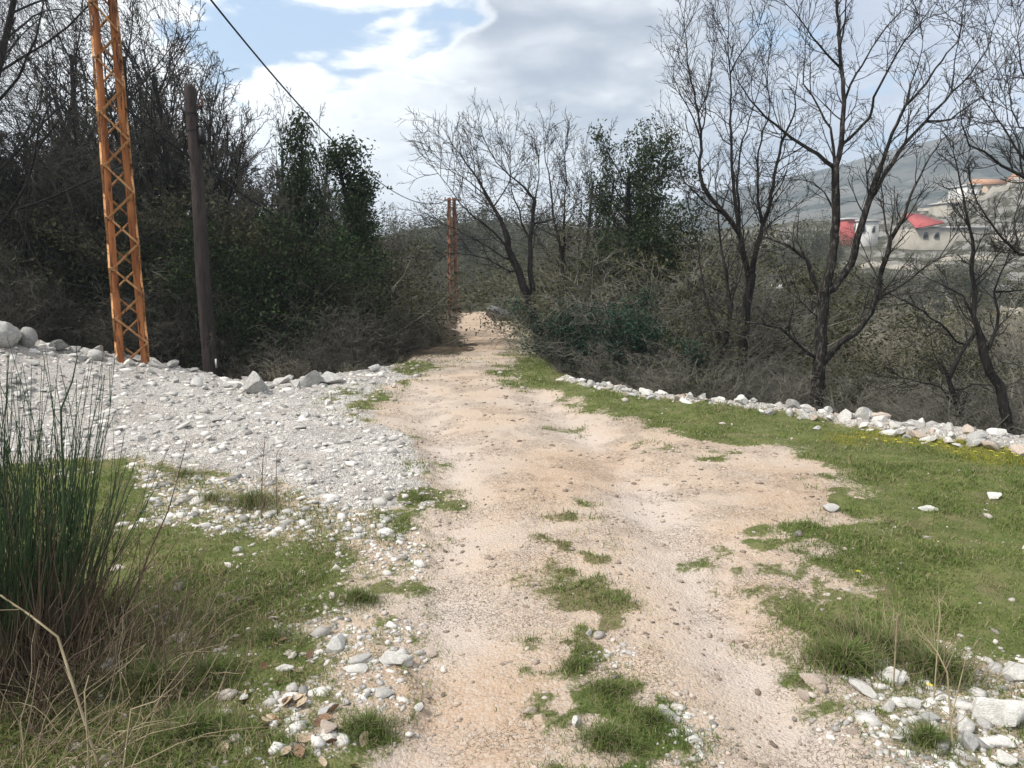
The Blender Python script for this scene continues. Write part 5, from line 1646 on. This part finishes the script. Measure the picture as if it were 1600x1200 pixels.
def lattice_pole(name, base, height, s0, s1, bay, rz, label, mats, leg_w, br_w, lean=(0, 0)):
    root = empty(name, base, label, 'lattice pole', None, rz)
    root.rotation_euler = (lean[0], lean[1], rz)
    half = lambda z: (s0 + (s1 - s0) * z / height) / 2
    corners = [(-1, -1), (1, -1), (1, 1), (-1, 1)]
    for cx, cy in corners:
        A = np.array([cx * half(0), cy * half(0), 0]); B = np.array([cx * half(height), cy * half(height), height])
        t = (B - A) / np.linalg.norm(B - A)
        u = np.array([-cx, 0, 0.0]); w_ = np.array([0, -cy, 0.0])
        prof = [(0, 0), (leg_w, 0), (leg_w, .009), (.009, .009), (.009, leg_w), (0, leg_w)]
        V = [A + u * p + w_ * q for p, q in prof] + [B + u * p + w_ * q for p, q in prof]
        Fq = [(i, (i + 1) % 6, 6 + (i + 1) % 6, 6 + i) for i in range(6)]
        obj('leg', mesh_np('leg', V, [np.array(Fq)], M[mats[0]], False), root)
    nb = int(height / bay)
    for fi in range(4):
        c0, c1 = corners[fi], corners[(fi + 1) % 4]
        nrm = np.array([c0[0] + c1[0], c0[1] + c1[1], 0.0]) / 2
        for k in range(nb):
            z0, z1 = k * bay + .06, (k + 1) * bay + .06
            if z1 > height:
                break
            pa, pb = (c0, c1) if (k + fi) % 2 == 0 else (c1, c0)
            A = np.array([pa[0] * half(z0), pa[1] * half(z0), z0]) + nrm * .006
            B = np.array([pb[0] * half(z1), pb[1] * half(z1), z1]) + nrm * .006
            ext = (B - A) * .03
            V, Fq = beam(A - ext, B + ext, br_w, .006, nrm)
            obj('brace', mesh_np('brace', V, [np.array(Fq)], M[mats[1]], False), root)
    # head: cross-arm with insulators
    arm = obj('cross_arm', box_mesh('cross_arm', (1.1, .08, .08), M[mats[0]], (0, -half(height) - .05, height - .15)), root)
    for k in (-.5, 0.0, .5):
        prof = [(0, .02), (.05, .05), (.07, .03), (.10, .045), (.14, .02)]
        pl = [((k, -half(height) - .05, height - .11 + zz), rr_) for zz, rr_ in prof]
        obj('insulator', tube_mesh('insulator', [([q for q, _ in pl], [rr_ for _, rr_ in pl])], M['porcelain'], 8), arm)
    return root


b1 = at(206, 575, 12.0)
B1 = (b1[0], b1[1] + .05, h1(b1[0], b1[1]) - .12)
P1H = 8.45
lattice_pole('lattice_pole', B1, P1H, .42, .26, .385, math.radians(27), 'tall rusty orange steel lattice pole standing on the gravel bank', ('rust', 'rust_light'), .092, .032)
b2 = at(708, 500, 50.0)
B2 = (b2[0], b2[1], h1(b2[0], b2[1]) - .4)
top2 = at(704, 309, 50.0)[2]
lattice_pole('lattice_pole', B2, top2 - B2[2], .62, .44, .6, math.radians(20), 'distant rusty lattice pole by the far bend of the track', ('rust_far', 'rust_far'), .11, .05)

# wooden pole
b3 = at(331, 607, 14.0)
B3 = np.array([b3[0], b3[1], h1(b3[0], b3[1]) - .3])
T3 = at(297, 137, 14.0)
pole = empty('wooden_pole', tuple(B3), 'dark weathered wooden utility pole behind the gravel bank', 'utility pole')
nseg = 14
ppts = [(B3 + (T3 - B3) * i / nseg) - B3 + np.array([.012 * math.sin(i * .8), 0, 0]) for i in range(nseg + 1)]
prad = [.150 - .055 * i / nseg for i in range(nseg + 1)]
ppts.append(ppts[-1] + np.array([0, 0, .05])); prad.append(.06)
ppts.append(ppts[-1] + np.array([0, 0, .012])); prad.append(.003)
obj('shaft', tube_mesh('shaft', [(ppts, prad)], M['pole_wood'], 14), pole)


def pole_at(fr):
    return (T3 - B3) * fr


q = pole_at(.855)
jb = obj('junction_box', box_mesh('junction_box', (.09, .10, .26), M['black'], tuple(q + np.array([.160, -.02, 0]))), pole)
obj('bracket', box_mesh('bracket', (.10, .04, .03), M['black'], tuple(q + np.array([.12, -.02, .17]))), pole)
q = pole_at(.945)
pl = [(q + np.array([.10, 0, 0]), .014), (q + np.array([.19, -.02, .01]), .014), (q + np.array([.20, -.02, .05]), .035), (q + np.array([.20, -.02, .09]), .022), (q + np.array([.20, -.02, .12]), .032), (q + np.array([.20, -.02, .15]), .012)]
obj('insulator', tube_mesh('insulator', [([a for a, _ in pl], [b for _, b in pl])], M['porcelain'], 8), pole)
q = pole_at(.15)
obj('tag_plate', box_mesh('tag_plate', (.03, .02, .17), M['white_tag'], tuple(q + np.array([.15, -.09, 0]))), pole)
for fr in (.87, .92):
    q = pole_at(fr)
    obj('band', tube_mesh('band', [([q, q + np.array([0, 0, .035])], [.112, .111])], M['black'], 14), pole)


# ------------------------------------------------------------------ cables
def cable(name, a, b, sag, rad, label, n=40):
    a, b = np.array(a, float), np.array(b, float)
    mid = (a + b) / 2
    pts = [a + (b - a) * t - np.array([0, 0, sag * 4 * t * (1 - t)]) - a for t in np.linspace(0, 1, n)]
    o = obj(name, tube_mesh(name, [(pts, [rad] * n)], M['cable'], 6), None, tuple(a))
    return tag(o, label, 'cable')


top1 = np.array([B1[0], B1[1], B1[2] + P1H - .05])
P2T = np.array([B2[0] - .2, B2[1], top2 - .1])
cable('power_cable', np.array([-6.2, 12.05, 8.05]), P2T, 2.0, .020, 'thick black power cable sweeping from the near lattice pole to the far one')
cable('thin_wire', top1 + np.array([-.3, -.1, 0]), T3 + np.array([0, 0, .02]), .05, .005, 'thin pale-looking wire running down to the top of the wooden pole', 24)
c1_ = at(183, 160, 12.0)
cable('sagging_cable', c1_, at(600, 420, 26), .35, .016, 'dark cable slanting through the twigs behind the wooden pole')

# ------------------------------------------------------------------ houses on the valley side
M['wall_stone'] = noise_mat('pale_house_wall', (.30, .275, .23), (.38, .35, .30), .8, .9)
M['wall_tan'] = noise_mat('tan_house_wall', (.42, .33, .24), (.50, .41, .31), .6, .9)
M['wall_white'] = noise_mat('white_house_wall', (.52, .51, .49), (.60, .59, .57), .6, .9)
M['roof_red'] = noise_mat('red_roof', (.33, .070, .070), (.40, .10, .095), 1.2, .8)
M['roof_orange'] = noise_mat('orange_tile_roof', (.38, .20, .125), (.45, .27, .18), 1.5, .85)
M['roof_slab'] = noise_mat('concrete_roof_slab', (.45, .44, .42), (.55, .54, .52), 1, .9)
M['pane'] = noise_mat('dark_window_pane', (.015, .017, .02), (.03, .033, .037), 1, .2, spec=.5)
M['frame'] = noise_mat('window_frame', (.30, .28, .25), (.36, .34, .31), 2, .7)


def house(px0, px1, ytop, ybot, dist, wall, roof, label, nwin=2, depth=8.0, win=None, gable=None, extra=None):
    """a house whose front spans the photo columns px0..px1 at distance dist"""
    dist = dist * math.cos(math.atan(((px0 + px1) / 2 - 800) / F_PX))
    a, b = at(px0, ybot, dist), at(px1, ybot, dist)
    wdt = b[0] - a[0]; hgt = at(px0, ytop, dist)[2] - a[2]
    cx = (a[0] + b[0]) / 2
    root = empty('house', (cx, dist + depth / 2, a[2]), label, 'house')
    fnd = 6.0
    obj('wall', box_mesh('wall', (wdt, depth, hgt + fnd), M[wall], (0, 0, (hgt - fnd) / 2)), root)
    if roof == 'slab':
        obj('roof', box_mesh('roof', (wdt + .5, depth + .5, .35), M['roof_slab'], (0, 0, hgt + .175)), root)
    else:
        x0, x1 = (-wdt / 2, wdt / 2) if gable is None else (-wdt / 2 + gable[0] * wdt, -wdt / 2 + gable[1] * wdt)
        rh = max(1.2, hgt * .38)
        v = [(x0 - .3, -depth / 2 - .4, hgt), (x1 + .3, -depth / 2 - .4, hgt), (x1 + .3, depth / 2 + .4, hgt), (x0 - .3, depth / 2 + .4, hgt), (x0 - .3, 0, hgt + rh), (x1 + .3, 0, hgt + rh)]
        rf = None
        if gable is not None:      # lean-to roof: one tilted slab with thickness
            ww_ = x1 - x0
            lo = [(x0 - .4, -depth / 2 - .5, hgt - .1), (x1 + .3, -depth / 2 - .5, hgt + .9), (x1 + .3, depth / 2, hgt + 3.0), (x0 + .42 * ww_, depth / 2, hgt + 2.9)]
            v = lo + [(a_, b_, c_ + .25) for a_, b_, c_ in lo]
            rf = mesh_np('roof', v, [np.array([(3, 2, 1, 0), (4, 5, 6, 7), (0, 1, 5, 4), (1, 2, 6, 5), (2, 3, 7, 6), (3, 0, 4, 7)])], M[roof], False)
        if rf is None:
            rf = mesh_np('roof', v, [np.array([(0, 1, 5, 4), (2, 3, 4, 5), (3, 2, 1, 0)]), np.array([(1, 2, 5), (3, 0, 4)])], M[roof], False)
        obj('roof', rf, root)
        if gable is not None:
            obj('terrace_roof', box_mesh('terrace_roof', ((1 - gable[1]) * wdt + .3, depth + .4, .4), M['roof_slab'], ((gable[1] + 1) / 2 * wdt - wdt / 2, 0, hgt + .2)), root)
    for k in range(nwin):
        fx = (win[k] if win else (k + .5) / nwin) * wdt - wdt / 2
        ww, hh = min(.75, wdt * .12), min(1.15, hgt * .40)
        f = obj('window', box_mesh('window', (ww + .2, .16, hh + .2), M['frame'], (fx, -depth / 2 - .04, hgt * .5)), root)
        obj('pane', box_mesh('pane', (ww, .1, hh), M['pane'], (fx, -depth / 2 - .10, hgt * .5)), f)
    return root


house(1430, 1545, 357, 377, 168, 'wall_stone', 'roof_red', 'long low stone house with a red roof on one end and two dark windows', 2, 9, (.13, .28), (0, .33))
house(1322, 1338, 343, 366, 176, 'roof_red', 'slab', 'small flat-topped building with a bright red front', 1, 6, (.8,))
house(1340, 1372, 346, 370, 176, 'wall_white', 'slab', 'pale flat-roofed building beside the bright red front', 2, 7)
house(1512, 1536, 290, 312, 206, 'wall_white', 'slab', 'small white flat-roofed house at the low end of the hill village', 2, 8)
house(1538, 1574, 288, 318, 207, 'wall_tan', 'roof_orange', 'tan house with an orange roof in the hill village', 3, 9)
house(1576, 1602, 294, 322, 205, 'wall_tan', 'slab', 'tan flat-roofed house at the high end of the hill village', 2, 9)
house(1604, 1650, 280, 315, 208, 'wall_white', 'roof_orange', 'white house with an orange roof above the village end', 3, 9)
house(1478, 1500, 318, 328, 196, 'wall_stone', 'slab', 'low grey stone hut on the terraces below the hill village', 1, 7)
house(745, 790, 366, 376, 150, 'wall_white', 'slab', 'low white building on the knoll beyond the end of the track', 2, 6)

# terrace walls on the valley side: each a bank of stonework
for k, (x0, x1, yy, dist, tall) in enumerate(((1430, 1545, 392, 150, 1.2), (1340, 1420, 400, 150, 1.2), (1480, 1600, 425, 120, 1.3), (1190, 1260, 412, 115, 1.0), (1420, 1540, 332, 215, 1.6), (1500, 1600, 345, 200, 1.6), (1250, 1330, 428, 110, .9), (1540, 1640, 372, 165, 1.4), (1420, 1500, 345, 205, 1.2))):
    n = 16
    V, Fq = [], []
    for i in range(n + 1):
        t = i / n
        az = math.atan((x0 + (x1 - x0) * t - 800) / F_PX)
        rr_ = dist + 3 * math.sin(t * 2.4 + k)
        x_, y_ = rr_ * math.sin(az), rr_ * math.cos(az)
        zg = float(far_h(np.array([rr_]), np.array([az]))[0])
        hgt = tall * (1.2 + .5 * rnd.random())
        for dy2, dz in ((0, -3.5), (0, hgt * .5), (.45, hgt * .5), (.45, -3.5)):
            V.append((x_, y_ + dy2, zg + dz))
    for i in range(n):
        for j in range(4):
            a, b = i * 4 + j, i * 4 + (j + 1) % 4
            Fq.append((a, a + 4, b + 4, b))
    me = mesh_np('terrace_wall', V, [np.array(Fq + [(0, 1, 2, 3), (n * 4 + 3, n * 4 + 2, n * 4 + 1, n * 4)])], M['wall_stone'], False)
    tag(obj('terrace_wall', me), 'pale dry-stone terrace wall on the valley side', 'wall', 'terrace walls on the valley side')
p = at(1210, 448, 100)
o = obj('boulder', ROCKS['rock'][2], None, (p[0], p[1], p[2]), (.1, 0, .4), (1.7, 1.4, .8))
tag(o, 'bright pale boulder lying far off on the valley side', 'boulder')
